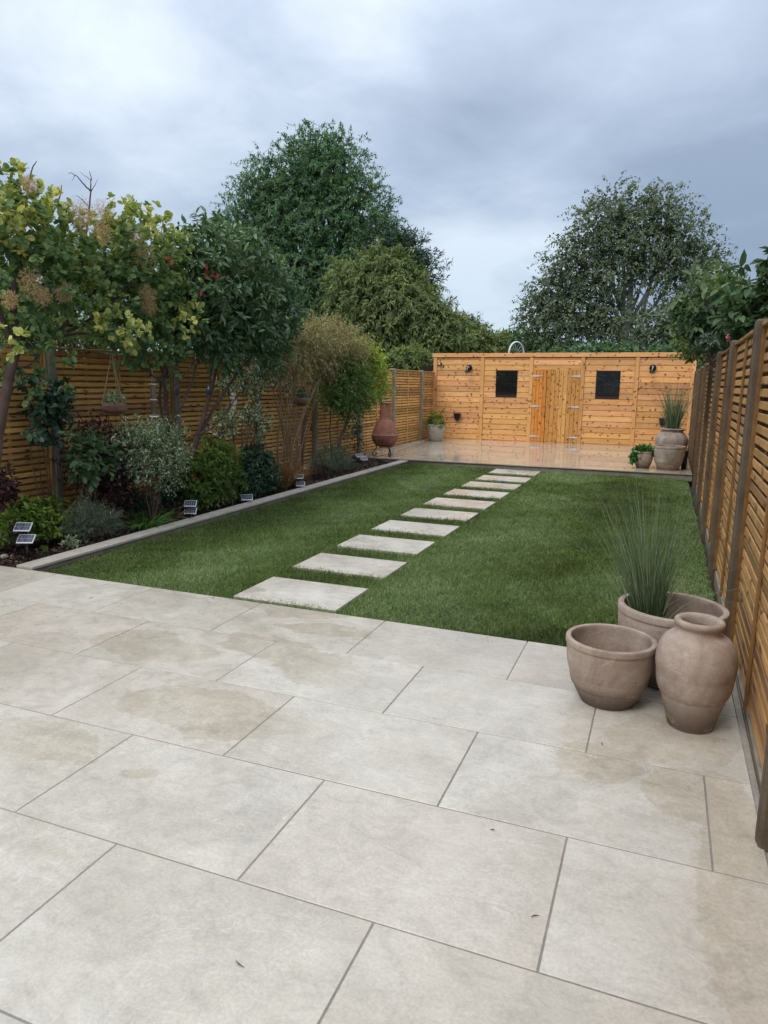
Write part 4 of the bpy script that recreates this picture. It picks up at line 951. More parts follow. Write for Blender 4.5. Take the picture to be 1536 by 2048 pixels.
# pale pebbles along the foot of the left fence on the back patio
rg = np.random.default_rng(15); PV = []; PF = []
for i in range(260):
    yy = rg.uniform(13.3, 17.95); xx = -5.585+rg.uniform(0, 0.085); rr = rg.uniform(0.012, 0.026); o_ = len(PV); zz = zb(xx, yy)+rr*0.4
    v, f = box_vf(xx, yy, zz, rr*2, rr*1.7, rr*1.2, rr*0.42); PV += v; PF += [tuple(j+o_ for j in q) for q in f]
add('pebbles', mesh('pebbles', PV, PF, M['rock']), kind='stuff')
# slotted drain along the foot of the right fence
dr = thing('drain_channel', 'narrow grey drainage channel between the paving and the right fence', 'drain', (0.447, 0.84, -0.012), -0.008)
add('channel', boxes('channel', [(-0.006, 0, -0.006, 0.072, 6.44, 0.020)], M['draincol']), dr)
add('rail', boxes('rail', [(-0.012, 0, 0.0055, 0.005, 6.44, 0.006), (0.012, 0, 0.0055, 0.005, 6.44, 0.006)], M['postR']), dr)
# rocks
def rock(name, label, px, py, r, seed, flat=0.6, mt='rock', z=-0.02):
    w = at_z(px, py, z); bm_v = []; rg2 = random.Random(seed)
    n1, n2 = 10, 7; V = []; F = []
    for j in range(n2+1):
        th = math.pi*j/n2
        for i in range(n1):
            ph = 2*math.pi*i/n1; d = Vector((math.sin(th)*math.cos(ph), math.sin(th)*math.sin(ph), math.cos(th)))
            k = r*(1+0.35*mnoise.noise(d*1.7+Vector((seed, 0, 0)))); V.append((d.x*k*1.2, d.y*k, d.z*k*flat))
    for j in range(n2):
        for i in range(n1): F.append((j*n1+i, (j+1)*n1+i, (j+1)*n1+(i+1) % n1, j*n1+(i+1) % n1))
    return thing(name, label, 'rock', (w[0], w[1], z+r*flat*0.4), rg2.random()*3, None, mesh(name, V, F, M[mt], False))
rock('rock', 'pale lumpy rock at the foot of the dark green bush', 552, 975, 0.075, 3, 0.7)
rock('rock', 'pale upright rock in front of the fence beyond the straw-coloured grass', 614, 940, 0.10, 8, 1.1)
rock('flat_stone', 'flat grey stone slab behind the strappy plant', 252, 1030, 0.17, 5, 0.28, 'coping')
rock('pebble', 'small pale pebble on the bark behind the left solar pair', 8, 1115, 0.035, 12, 0.6)
for (px, py, s, lb) in ((218, 1080, 0.02, 'small white leaf scrap on the bark beside the coping'), (430, 1100, 0.02, 'x')):
    pass
# leaf litter on the front paving
deb = [(1070, 1833, .016, 'small dark seed husk on the paving, nearest the camera'), (480, 1928, .022, 'thin curled twig on the front paving tile'), (182, 1196, .020, 'brown dry leaf near the left edge of the paving'), (426, 1196, .018, 'brown scrap by the lawn edge of the paving'), (985, 1660, .010, 'tiny dark crumb left of the tile joint'), (1205, 1488, .02, 'thin pine needle in front of the round pot')]
for (px, py, s, lb) in deb:
    w = at_z(px, py, 0.002); a = rnd.random()*3
    thing('leaf_litter', lb, 'debris', (w[0], w[1], 0.003), a, None, tubes('litter', [(curve_pts([(-s*.8, 0, 0), (0, s*0.15, 0.001), (s*.8, 0, 0)], 3), [0.0006, .001, .0015, .0018, .0015, .001, 0.0006])], M['bark'], 5))
# ============================================================ PLANTS
def plant(name, label, cat, base, group=None): return thing(name, label, cat, tuple(float(v) for v in base), 0, group)
def stem(pts, X, r0, r1, o, k=4, jit=0.003, dx=0.0):
    P = []
    for i, (px, py) in enumerate(pts):
        P.append(Vector(at_x(px, py, X+dx*i/(len(pts)-1)))-Vector(o))
    c = curve_pts(P, k, jit); return (c, taper(len(c), r0, r1))
def gbase(px, X, z=-0.03):
    # ground point below photograph column px on the line X
    w = at_x(px, 1000, X); return np.array([X, w[1], z])
def shrub(name, label, cat, X, px, lobs, mt, seed, clusters, per, stems=8, sr=0.008, ratio=0.8, zmin=0.0, barkm='bark', twigs=True, **kw):
    b = gbase(px, X); t = plant(name, label, cat, b); L = lob('x', X, lobs, ratio)
    kw.setdefault('cutx', -5.60)
    foliage('foliage', L, LM[mt], t, seed, clusters, per, origin=tuple(b), zmin=zmin, **kw)
    rg2 = random.Random(seed); paths = []
    for i in range(stems):
        c, rr = L[i % len(L)]; e_ = Vector(c)+Vector((rg2.gauss(0, .4)*rr[0], rg2.gauss(0, .4)*rr[1], rg2.uniform(0.1, .7)*rr[2]))-Vector(b)
        s0 = Vector((rg2.gauss(0, .03), rg2.gauss(0, .04), 0)); m_ = s0.lerp(e_, .5)+Vector((rg2.gauss(0, .03), rg2.gauss(0, .03), 0))
        p = curve_pts([s0, m_, e_], 3, 0.002, rg2); paths.append((p, taper(len(p), sr, sr*.35)))
    add('stems', tubes('stems', paths, M[barkm], 5), t)
    return t

# ---- smoke bush at the left edge
XS = -5.0
b = np.array([XS, at_x(-20, 1000, XS)[1], -0.03]); sb = plant('smoke_bush', 'smoke bush with yellowing round leaves and tan plumes at the left edge', 'tree', b)
sl = lob('x', XS, [(25, 440, 65, 75), (0, 395, 26, 52), (45, 540, 75, 60), (115, 470, 42, 50), (130, 560, 70, 50), (215, 500, 75, 55), (300, 505, 52, 58), (275, 570, 80, 55), (190, 605, 90, 42), (60, 610, 60, 35), (330, 600, 45, 50), (280, 655, 70, 45), (315, 705, 42, 30), (15, 670, 35, 18), (80, 720, 28, 34), (385, 640, 22, 14)], 1.0)
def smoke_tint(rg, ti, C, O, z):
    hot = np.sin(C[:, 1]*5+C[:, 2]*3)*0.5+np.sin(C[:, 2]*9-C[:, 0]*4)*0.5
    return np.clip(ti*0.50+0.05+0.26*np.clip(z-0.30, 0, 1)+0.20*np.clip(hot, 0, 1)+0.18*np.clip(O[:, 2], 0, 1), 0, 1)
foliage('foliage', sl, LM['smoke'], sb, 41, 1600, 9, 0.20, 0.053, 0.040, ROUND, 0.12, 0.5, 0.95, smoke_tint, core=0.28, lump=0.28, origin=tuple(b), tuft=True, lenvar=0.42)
acc = [(15, 672, 26, 12), (62, 678, 14, 8), (235, 650, 34, 20), (215, 632, 20, 12), (275, 672, 16, 12), (385, 628, 20, 10), (370, 642, 14, 8), (8, 440, 26, 40), (40, 420, 26, 22), (285, 425, 18, 16), (245, 425, 20, 10), (100, 500, 20, 14), (340, 490, 18, 22), (225, 465, 20, 12), (20, 330, 12, 18)]
al = lob('x', XS, [(a0, a1, a2, a3, None, 0.42 if a1 > 560 else 0.2) for a0, a1, a2, a3 in acc], 1.0)
foliage('foliage', al, LM['smoke'], sb, 700, 150, 7, 0.10, 0.054, 0.040, ROUND, 0.15, 0.3, 0.9, lambda rg, ti, C, O, z: np.clip(0.42+ti*0.60, 0, 1), core=0.5, lump=0.1, origin=tuple(b), tuft=True, lenvar=.4)
tr = [stem([(-22, 1010), (-8, 900), (8, 800), (24, 730), (38, 690)], XS, 0.048, 0.036, b), stem([(38, 692), (75, 690), (100, 678), (125, 655), (150, 620), (160, 560), (172, 480)], XS, 0.028, 0.008, b),
      stem([(38, 692), (28, 620), (32, 540), (60, 460)], XS, 0.035, 0.010, b), stem([(35, 700), (5, 640), (-20, 560)], XS, 0.03, 0.012, b), stem([(95, 682), (150, 668), (200, 672), (250, 690)], XS, 0.016, 0.006, b),
      stem([(100, 680), (180, 640), (240, 590), (300, 540)], XS, 0.02, 0.006, b, dx=0.2), stem([(130, 650), (220, 650), (300, 640), (380, 640)], XS, 0.015, 0.004, b, dx=0.2), stem([(150, 620), (210, 560), (250, 500)], XS, 0.014, 0.005, b),
      stem([(20, 740), (60, 730), (85, 700)], XS, 0.012, 0.004, b), stem([(30, 540), (75, 500), (95, 450), (120, 395), (123, 370)], XS, 0.014, 0.003, b), stem([(35, 520), (50, 420), (60, 350), (73, 322)], XS, 0.012, 0.003, b)]
tr += [stem([(172, 480), (178, 420), (181, 380), (182, 358), (178, 342)], XS, 0.010, 0.002, b), stem([(181, 382), (165, 365), (150, 350), (136, 345)], XS, 0.007, 0.0015, b), stem([(181, 385), (190, 370), (195, 358)], XS, 0.004, 0.001, b), stem([(178, 412), (160, 396), (150, 391)], XS, 0.005, 0.001, b), stem([(150, 350), (143, 362)], XS, 0.003, 0.001, b),
       stem([(320, 480), (325, 450), (328, 432)], XS, 0.005, 0.0015, b), stem([(182, 360), (170, 352), (160, 345)], XS, 0.003, .001, b)]
add('trunk', tubes('trunk', tr, M['redbark'], 7), sb)
def plume(px, py, r, seed, X=XS+0.35):
    rg = np.random.default_rng(seed); c = at_x(px, py, X); R0 = r*mpp(c); n = 520
    u = nrm(rg.normal(size=(n, 3))); P = c-b+u*R0*(rg.random(n)**0.6)[:, None]*np.array([1, 1, 1.2])
    leaves('flower_plume', P, nrm(u+rg.normal(size=(n, 3))*.8), rg.normal(size=(n, 3)), 0.030, 0.0022, rg.random(n), DIAM, LM['plume'], sb)
for i, a in enumerate([(160, 425, 26), (205, 425, 22), (205, 465, 18), (270, 465, 16), (60, 565, 24), (85, 592, 16), (290, 512, 22), (295, 590, 17), (298, 615, 14), (135, 582, 12), (170, 440, 26), (60, 370, 14), (125, 590, 12), (20, 600, 14)]): plume(*a, 60+i)

# ---- glossy dark evergreen
XP = -4.95
b = gbase(368, XP); ph = plant('evergreen_tree', 'multi-stemmed evergreen with long glossy dark leaves and a few red tips', 'tree', b)
pl_ = lob('x', XP, [(420, 500, 70, 52), (395, 560, 62, 60), (490, 520, 62, 55), (455, 590, 90, 70), (540, 575, 48, 62), (395, 650, 60, 48), (500, 650, 78, 52), (560, 640, 30, 45), (450, 690, 85, 38), (530, 700, 40, 30), (365, 620, 35, 45)], 1.0)
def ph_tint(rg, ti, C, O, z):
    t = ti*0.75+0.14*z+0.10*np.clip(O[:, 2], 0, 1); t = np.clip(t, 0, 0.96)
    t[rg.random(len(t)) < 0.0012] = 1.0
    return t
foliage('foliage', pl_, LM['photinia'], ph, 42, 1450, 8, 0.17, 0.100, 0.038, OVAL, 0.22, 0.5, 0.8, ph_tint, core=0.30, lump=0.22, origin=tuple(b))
rgp = np.random.default_rng(4)
for (px, py) in ((412, 543), (336, 520), (430, 555)):
    c = at_x(px, py, XP+0.42); n = 5
    D = nrm(rgp.normal(size=(n, 3))+np.array([0.2, 0, 0.3]))
    leaves('red_shoot', np.repeat((c-b)[None], n, 0)+rgp.normal(size=(n, 3))*0.012, D, rgp.normal(size=(n, 3)), 0.07, 0.022, np.ones(n), OVAL, LM['photinia'], ph)
ps = [stem([(368, 985), (378, 930), (392, 880), (405, 840), (420, 790), (432, 740), (440, 690), (445, 620)], XP-0.1, 0.036, 0.014, b), stem([(388, 895), (410, 850), (445, 790), (480, 740), (510, 700), (530, 640)], XP-0.1, 0.026, 0.010, b, dx=0.1),
      stem([(366, 990), (352, 930), (340, 880), (334, 830), (332, 780), (334, 730), (340, 680), (380, 600)], XP-0.15, 0.034, 0.013, b), stem([(340, 870), (322, 820), (322, 770), (330, 730), (350, 690)], XP-0.1, 0.020, 0.009, b),
      stem([(338, 850), (365, 810), (385, 760), (398, 710), (420, 650)], XP, 0.016, 0.008, b), stem([(334, 790), (360, 760), (385, 730), (410, 690)], XP, 0.012, 0.006, b), stem([(332, 770), (345, 740), (375, 700)], XP-.05, 0.012, 0.006, b),
      stem([(334, 765), (310, 755), (292, 730), (284, 700)], XP, 0.012, 0.005, b), stem([(332, 760), (300, 745), (300, 700)], XP, 0.010, 0.004, b), stem([(395, 870), (430, 850), (470, 800), (500, 760)], XP, 0.012, 0.005, b), stem([(330, 830), (328, 760), (318, 720), (325, 670)], XP-.2, 0.018, 0.008, b),
      stem([(445, 700), (500, 660), (550, 620)], XP, 0.012, 0.005, b), stem([(432, 740), (400, 680), (390, 620)], XP, 0.012, 0.005, b), stem([(420, 790), (428, 720), (470, 660), (480, 580)], XP+.05, 0.014, 0.005, b)]
add('trunk', tubes('trunk', ps, M['redbark'], 7), ph)

# ---- tan variegated shrub with canes
XT = -4.98
b = gbase(575, XT); ts = plant('cane_shrub', 'tall shrub of bare canes topped by tan and cream foliage', 'shrub', b)
tl_ = lob('x', XT, [(610, 665, 34, 26), (670, 665, 40, 26), (720, 700, 26, 28), (640, 672, 58, 38), (600, 690, 36, 38), (690, 690, 42, 40), (650, 712, 66, 34), (590, 730, 30, 28), (560, 720, 22, 30), (700, 725, 35, 25), (640, 745, 40, 16)], 1.0)
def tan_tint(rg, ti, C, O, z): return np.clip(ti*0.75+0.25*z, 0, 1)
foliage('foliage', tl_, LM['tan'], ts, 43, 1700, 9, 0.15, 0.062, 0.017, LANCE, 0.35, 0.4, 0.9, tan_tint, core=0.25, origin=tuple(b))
cn = []
rc = random.Random(3)
for i in range(22):
    x0 = 552+rc.random()*50; x1 = 525+rc.random()*135
    ym = 850+rc.uniform(-30, 30)
    cn.append(stem([(x0, 985-rc.random()*10), (x0*0.62+x1*0.38+rc.gauss(0, 5), ym), (x1+rc.gauss(0, 4), 720+rc.uniform(-30, 20))], XT+rc.uniform(-.35, .15), rc.uniform(0.006, 0.011), 0.004, b, 4, 0.004, rc.uniform(-.1, .1)))
cn += [stem([(572, 985), (585, 900), (600, 850), (620, 800), (648, 740)], XT+.05, 0.018, 0.009, b), stem([(560, 985), (555, 900), (562, 800), (560, 730)], XT, 0.016, 0.008, b)]
add('canes', tubes('canes', cn, M['cane'], 6), ts)
# knobbly dark stem beside it
b = gbase(604, -5.3); ts2 = plant('bare_stem', 'dark knobbly bare stem leaning against the fence beside the canes', 'stem', b)
add('stem', tubes('stem', [(stem([(604, 960), (605, 905), (606, 862), (612, 820), (622, 780), (632, 740)], -5.3, 0.022, 0.016, b)[0], [0.022, .021, .02, .02, .021, .024, .035, .038, .03, .025, .023, .022, .022, .02, .018, .017, .016, .016, .016, .016, .016])], M['redbark'], 8), ts2)
# straw grass
b = gbase(568, -4.92); sg = plant('straw_grass', 'clump of dry straw-coloured grass at the foot of the canes', 'grass plant', b)
rg = np.random.default_rng(77); n = 1300
az = rg.uniform(0, 2*np.pi, n); P0 = np.stack([np.cos(az)*0.10*rg.random(n)-0.05, np.sin(az)*0.20*rg.random(n)+rg.choice([0, .25], n), np.zeros(n)], 1)
sp = np.abs(rg.normal(size=n))*0.28; d = nrm(np.stack([np.cos(az)*sp, np.sin(az)*sp, np.ones(n)], 1)); ln = rg.uniform(0.20, 0.58, n)
bd = np.stack([np.cos(az), np.sin(az), -1.0*np.ones(n)], 1)*(0.15+0.4*rg.random(n))[:, None]
blades('blades', P0, d, ln, 0.009*rg.uniform(.6, 1.3, n), bd, rg.random(n), LM['straw'], sg, 6)

# ---- yellow-green shrub and the cotoneaster-like small tree
XY = -4.95
b = gbase(678, XY); yg = plant('yellow_shrub', 'arching yellow-green shrub leaning over the chiminea', 'shrub', b)
yl = lob('x', XY, [(728, 712, 32, 24), (740, 735, 34, 26), (700, 760, 42, 34), (748, 768, 30, 28), (670, 780, 30, 30), (720, 795, 40, 22), (680, 735, 30, 28), (690, 808, 30, 18)], 1.0)
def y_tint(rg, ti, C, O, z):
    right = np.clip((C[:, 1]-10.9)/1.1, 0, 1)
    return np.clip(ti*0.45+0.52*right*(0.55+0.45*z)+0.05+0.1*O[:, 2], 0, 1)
foliage('foliage', yl, LM['yellow'], yg, 44, 2000, 9, 0.16, 0.055, 0.022, OVAL, 0.25, 0.5, 0.95, y_tint, core=0.28, origin=tuple(b))
ys = [stem([(672, 925), (680, 880), (694, 845), (700, 815), (715, 780)], XY-.1, 0.035, 0.016, b), stem([(694, 845), (712, 820), (740, 780)], XY-.1, 0.02, 0.008, b), stem([(700, 815), (685, 780), (680, 740)], XY-.1, 0.016, 0.007, b), stem([(664, 925), (660, 860), (662, 810), (665, 780)], XY-.15, 0.012, 0.006, b)]
add('trunk', tubes('trunk', ys, M['bark'], 7), yg)
shrub('climber', 'thin climber with small dark leaves on the concrete post before the chiminea', 'climber', -5.42, 713, [(712, 840, 11, 28), (716, 880, 10, 26), (700, 860, 9, 30)], 'darkg', 45, 130, 7, 4, .004, 0.5, tw=0.12, L=0.035, Wd=0.022, lump=.3)

# ---- cream variegated sprays
def sprays(label, X, base_px, lobs, mt, seed, clusters, cat='shrub', name='variegated_shrub', sp=None, **kw):
    b = gbase(base_px, X); t = plant(name, label, cat, b); L = lob('x', X, lobs, 1.0)
    foliage('foliage', L, LM[mt], t, seed, clusters, 9, origin=tuple(b), zmin=0.0, cutx=-5.60, **kw)
    rg2 = random.Random(seed); paths = []
    for i, (c, rr) in enumerate(L):
        e_ = Vector(c)-Vector(b); s0 = Vector((rg2.gauss(0, .03), rg2.gauss(0, .05), 0)); m_ = Vector((s0.x*.6+e_.x*.4, s0.y*.6+e_.y*.4, e_.z*0.55))
        p = curve_pts([s0, m_, e_], 4, 0.004, rg2); paths.append((p, taper(len(p), 0.009, 0.004)))
        for q in range(4):
            u = Vector((rg2.gauss(0, .6)*rr[0], rg2.gauss(0, .6)*rr[1], rg2.gauss(0, .6)*rr[2])); paths.append((curve_pts([m_.lerp(e_, .8), e_+u*.5, e_+u], 2), taper(5, .005, .002)))
    add('stems', tubes('stems', paths, M['bark'], 5), t); return t
def v_tint(rg, ti, C, O, z): return np.clip(rg.random(len(ti))*0.62+0.38*(rg.random(len(ti)) < 0.42), 0, 1)
sprays('loose cream-edged shrub in front of the third fence post', -5.15, 480, [(490, 755, 32, 18), (535, 745, 36, 20), (455, 768, 24, 13), (510, 775, 24, 13), (458, 842, 26, 20), (442, 860, 14, 10), (515, 850, 22, 26), (500, 825, 14, 12), (575, 765, 18, 13)], 'vari', 46, 430, tw=0.12, L=0.042, Wd=0.021, tpl=OVAL, droop=0.15, tint_fn=v_tint, core=.2)
sprays('dense cream and green variegated shrub below the bird feeder', -4.98, 300, [(285, 872, 45, 30), (325, 880, 46, 38), (262, 895, 36, 36), (305, 920, 52, 38), (345, 915, 32, 36), (330, 950, 36, 22), (275, 935, 30, 26)], 'vari', 47, 1150, tw=0.12, L=0.030, Wd=0.014, tpl=OVAL, droop=0.1, tint_fn=v_tint, core=.3)
shrub('berberis', 'dark purple-leaved shrub against the fence in the bed', 'shrub', -5.22, 205, [(185, 880, 34, 34), (225, 895, 30, 40), (205, 940, 50, 40), (240, 965, 34, 34), (160, 930, 26, 34), (200, 985, 40, 28)], 'purple', 48, 900, 9, 14, .006, tw=0.16, L=0.030, Wd=0.018, droop=0.1)
shrub('rambler', 'mid-green large-leaved climber in front of the purple shrub', 'climber', -5.0, 175, [(165, 885, 18, 30), (160, 925, 18, 26), (180, 945, 14, 18), (213, 900, 13, 20), (205, 930, 10, 14)], 'midg', 49, 75, 6, 7, .005, tw=0.12, L=0.075, Wd=0.045, tpl=ROUND, droop=0.3, core=.2)
shrub('rose_climber', 'dark-leaved climbing rose on the first concrete post', 'climber', -5.36, 98, [(108, 812, 24, 22), (85, 815, 20, 20), (100, 838, 22, 16), (72, 860, 12, 12), (110, 782, 14, 9), (115, 768, 10, 8), (58, 770, 12, 10), (95, 875, 10, 12)], 'darkg', 50, 110, 7, 8, .007, tw=0.10, L=0.068, Wd=0.045, tpl=ROUND, droop=0.3, core=.25)
shrub('spotted_shrub', 'low yellow-green leafy shrub behind the nearest solar lights', 'shrub', -5.20, 80, [(62, 1035, 34, 24), (95, 1050, 32, 30), (112, 1018, 13, 13), (30, 1050, 24, 16), (80, 1075, 30, 20), (8, 1056, 14, 12)], 'bright', 51, 330, 8, 10, .006, tw=0.09, L=0.065, Wd=0.028, droop=0.15, tuft=True)
shrub('lavender', 'low grey-green lavender mound beside the coping, nearest the patio', 'shrub', -4.90, 175, [(160, 1052, 30, 22), (205, 1052, 30, 24), (180, 1035, 28, 22), (225, 1062, 16, 16), (165, 1022, 12, 16)], 'lav', 52, 800, 10, 6, .004, tw=0.09, L=0.026, Wd=0.0045, tpl=DIAM, droop=-0.1, spread=.6)
shrub('small_plant', 'small silver-edged plant at the coping below the lavender', 'plant', -4.80, 145, [(140, 1090, 18, 9), (158, 1096, 10, 6)], 'vari', 53, 60, 7, 3, .003, tw=0.05, L=0.028, Wd=0.014, droop=0.1)
shrub('small_plant', 'small green seedling clump on the bark near the corner of the paving', 'plant', -4.86, 82, [(82, 1108, 13, 6)], 'bright', 63, 26, 6, 3, .003, tw=0.05, L=0.035, Wd=0.016, droop=0.1)
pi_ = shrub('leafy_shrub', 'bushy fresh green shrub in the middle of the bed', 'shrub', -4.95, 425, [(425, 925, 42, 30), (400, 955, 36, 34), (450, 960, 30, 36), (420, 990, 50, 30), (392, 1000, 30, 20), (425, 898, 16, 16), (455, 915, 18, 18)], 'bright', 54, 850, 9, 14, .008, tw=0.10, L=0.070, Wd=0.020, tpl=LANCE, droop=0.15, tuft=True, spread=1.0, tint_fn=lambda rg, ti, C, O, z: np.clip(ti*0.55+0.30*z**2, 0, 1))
shrub('dark_shrub', 'rounded dark blue-green shrub to the right of the fresh green one', 'shrub', -4.95, 512, [(512, 918, 30, 26), (500, 945, 34, 34), (530, 955, 28, 34), (495, 975, 30, 24), (530, 982, 26, 16)], 'darkg', 55, 750, 9, 10, .007, tw=0.10, L=0.055, Wd=0.020, droop=0.2, tint_fn=lambda rg, ti, C, O, z: np.clip(ti*0.9+0.12*z, 0, 1))
shrub('heather', 'grey-green feathery shrub by the far solar lights', 'shrub', -5.05, 668, [(655, 915, 28, 20), (685, 925, 28, 18), (640, 932, 26, 16), (700, 938, 18, 10), (670, 940, 30, 10)], 'lav', 56, 750, 9, 6, .004, tw=0.14, L=0.040, Wd=0.007, tpl=DIAM, droop=-0.1, spread=.6)
shrub('small_plant', 'low brownish-purple plant between the two small far shrubs', 'plant', -5.0, 645, [(640, 945, 20, 9)], 'purple', 57, 80, 7, 3, .003, tw=0.10, L=0.05, Wd=0.016, droop=0.1)
shrub('ground_plant', 'dark leafy ground plant behind the purple shrub by the slab', 'plant', -5.35, 265, [(262, 1000, 24, 22), (285, 1010, 20, 14)], 'darkg', 58, 150, 8, 4, .004, tw=0.08, L=0.05, Wd=0.022)
shrub('ground_plant', 'dark leafy plant in the shade behind the strappy leaves', 'plant', -5.25, 350, [(350, 965, 22, 24), (335, 985, 18, 18)], 'darkg', 59, 170, 8, 4, .004, tw=0.08, L=0.06, Wd=0.025)
shrub('bronze_plant', 'low bronze plant at the very left edge of the bed', 'plant', -5.35, 5, [(0, 965, 16, 34), (10, 990, 14, 16)], 'purple', 64, 90, 7, 4, .004, tw=0.1, L=0.05, Wd=0.02)
def strappy(label, px, X, n, L, mt, seed, wd=0.012, name='strap_plant'):
    b = gbase(px, X); t = plant(name, label, 'plant', b); rg = np.random.default_rng(seed)
    az = rg.uniform(0, 2*np.pi, n); P0 = np.stack([np.cos(az)*.04, np.sin(az)*.10*rg.random(n)*2, np.zeros(n)], 1); sp = rg.uniform(.2, .9, n)
    d = nrm(np.stack([np.cos(az)*sp, np.sin(az)*sp, np.ones(n)], 1)); bd = np.stack([np.cos(az), np.sin(az), -1.3*np.ones(n)], 1)*rg.uniform(.2, .6, n)[:, None]
    blades('leaves', P0, d, L*rg.uniform(.6, 1.1, n), wd*rg.uniform(.7, 1.2, n), bd, rg.random(n), LM[mt], t, 7)
strappy('green strappy-leaved clump spilling towards the coping', 295, -4.84, 130, 0.36, 'strap', 5, 0.017)
strappy('brown arching strap-leaved plant beside the green strappy clump', 338, -4.92, 60, 0.34, 'brownstrap', 6, 0.018)
# plants standing in pots
def potplant(name, label, c, r, mt, seed, clusters, **kw):
    t = plant(name, label, 'plant', c)
    foliage('foliage', [((c[0], c[1], c[2]+r[2]*0.6), r)], LM[mt], t, seed, clusters, 8, origin=tuple(c), **kw)
    pth = [([(0, 0, 0), (math.cos(a)*r[0]*.3, math.sin(a)*r[1]*.3, r[2]*.9)], .004) for a in (0, 1.3, 2.6, 3.9, 5.2)]
    add('stems', tubes('stems', pth, M['bark'], 5), t); return t
potplant('succulent', 'light green succulent rosettes in the cream planter', (PX, PY, zb(PX, PY)+0.37), (0.15, 0.15, 0.15), 'bright', 71, 40, tw=0.10, L=0.11, Wd=0.035, droop=-0.1, tuft=True, tint_fn=lambda rg, ti, C, O, z: ti*.5+.35)
hp = potplant('leafy_pot_plant', 'glossy dark green trailing plant in the small clay pot', (-0.285, 13.50, zb(-.2, 13.5)+0.26), (0.11, 0.11, 0.065), 'hedge', 72, 70, tw=0.04, L=0.085, Wd=0.06, tpl=ROUND, droop=0.3)
foliage('trailing_stem', [((-0.435, 13.40, zb(-.2, 13.5)+0.22), (0.035, 0.035, 0.085))], LM['hedge'], hp, 73, 45, 8, tw=0.03, L=0.06, Wd=0.04, tpl=ROUND, droop=0.5, origin=(-0.285, 13.50, zb(-.2, 13.5)+0.26))

# ============================================================ TREES BEYOND
def tree(name, label, Y, lobs, mt, seed, clusters, per, bpx, fork, r0, tw, L, Wd, tpl=DIAM, ratio=0.9, barkm='bark', sub=4, group=None, extra=None, **kw):
    c0 = at_y(bpx, 900, Y); b = (c0[0], Y, -0.16)
    t = plant(name, label, 'tree' if 'tree' in name or name == 'conifer' else 'hedge' if name == 'hedge' else 'shrub', b)
    Lb = lob('y', Y, lobs, ratio)
    foliage('crown', Lb, LM[mt], t, seed, clusters, per, tw, L, Wd, tpl, origin=b, front=0.6, soft=True, **kw)
    f = at_y(fork[0], fork[1], Y)
    paths = limbs(b, f, Lb, r0, seed, sub, 0.02, b, jit=0.06)
    if extra: paths += [(curve_pts([Vector(at_y(px, py, Y))-Vector(b) for px, py in pts], 4, 0.02), taper(4*(len(pts)-1)+1, a_, b_)) for pts, a_, b_ in extra]
    add('trunk', tubes('trunk', paths, M[barkm], 6), t)
    return t
tree('broadleaf_tree', 'tall broad dark green tree, the tallest behind the left fence', 27, [(640, 305, 55, 55), (600, 350, 75, 60), (680, 345, 60, 65), (540, 375, 55, 60), (500, 425, 55, 55), (575, 440, 85, 70), (715, 405, 60, 60), (655, 450, 80, 75), (745, 455, 50, 50), (520, 520, 75, 70), (610, 550, 95, 70), (700, 540, 80, 70), (560, 620, 90, 60), (660, 640, 80, 60), (470, 460, 30, 40)], 'ash', 81, 5600, 17, 620, (630, 600), 0.35, 0.62, 0.15, 0.050, LANCE, droop=0.38, up=0.55, spread=0.85, core=0.30, lump=0.18)
tree('conifer', 'dark feathery conifer between the tall tree and the olive-green tree', 25, [(775, 500, 42, 36), (815, 510, 34, 28), (800, 555, 55, 45), (845, 545, 28, 20), (780, 610, 60, 40)], 'yew', 82, 1300, 16, 790, (795, 600), 0.2, 0.6, 0.16, 0.035, DIAM, droop=0.1, up=0.1, spread=0.6, lump=.35)
tree('olive_tree', 'olive-green drooping tree behind the black shed', 22, [(770, 545, 58, 45), (720, 600, 55, 50), (800, 605, 72, 58), (850, 630, 50, 42), (885, 665, 38, 36), (740, 670, 70, 45), (830, 690, 70, 38), (908, 650, 22, 24), (690, 560, 30, 35)], 'olive', 83, 3800, 16, 790, (790, 650), 0.22, 0.50, 0.15, 0.045, LANCE, droop=0.48, up=0.5, spread=0.8, core=.28, lump=.26)
tree('birch_tree', 'grey-green silver birch with pale stems beyond the timber shed', 28, [(1240, 415, 50, 42), (1190, 450, 45, 48), (1318, 420, 48, 45), (1280, 480, 75, 55), (1370, 475, 50, 42), (1410, 520, 36, 38), (1150, 520, 52, 48), (1215, 545, 70, 52), (1340, 540, 70, 38), (1110, 580, 45, 38), (1085, 625, 40, 40), (1150, 625, 58, 45), (1215, 640, 50, 45), (1120, 675, 60, 28), (1395, 590, 40, 40), (1060, 640, 18, 38)], 'birch', 84, 4000, 14, 1250, (1250, 640), 0.15, 0.60, 0.095, 0.062, DIAM, barkm='birch', droop=0.4, up=0.6, spread=0.9, core=.25, lump=.30,
     extra=[([(1235, 900), (1250, 700), (1258, 640), (1262, 560), (1255, 450)], .16, .04), ([(1290, 900), (1280, 700), (1285, 620), (1310, 540), (1340, 460)], .14, .04), ([(1230, 740), (1205, 680), (1185, 640), (1160, 580)], .10, .03), ([(1300, 720), (1320, 660), (1350, 620), (1385, 560)], .10, .03), ([(1240, 710), (1200, 690), (1150, 660)], .08, .02)])
tree('birch_tree', 'sparse second birch with open branches over the right end of the shed', 26, [(1310, 660, 48, 34), (1375, 640, 40, 40), (1345, 690, 50, 24), (1390, 690, 32, 30)], 'birch', 85, 700, 10, 1335, (1335, 690), 0.10, 0.6, 0.12, 0.08, DIAM, barkm='birch', droop=0.3, up=0.6, core=.2, lump=.3)
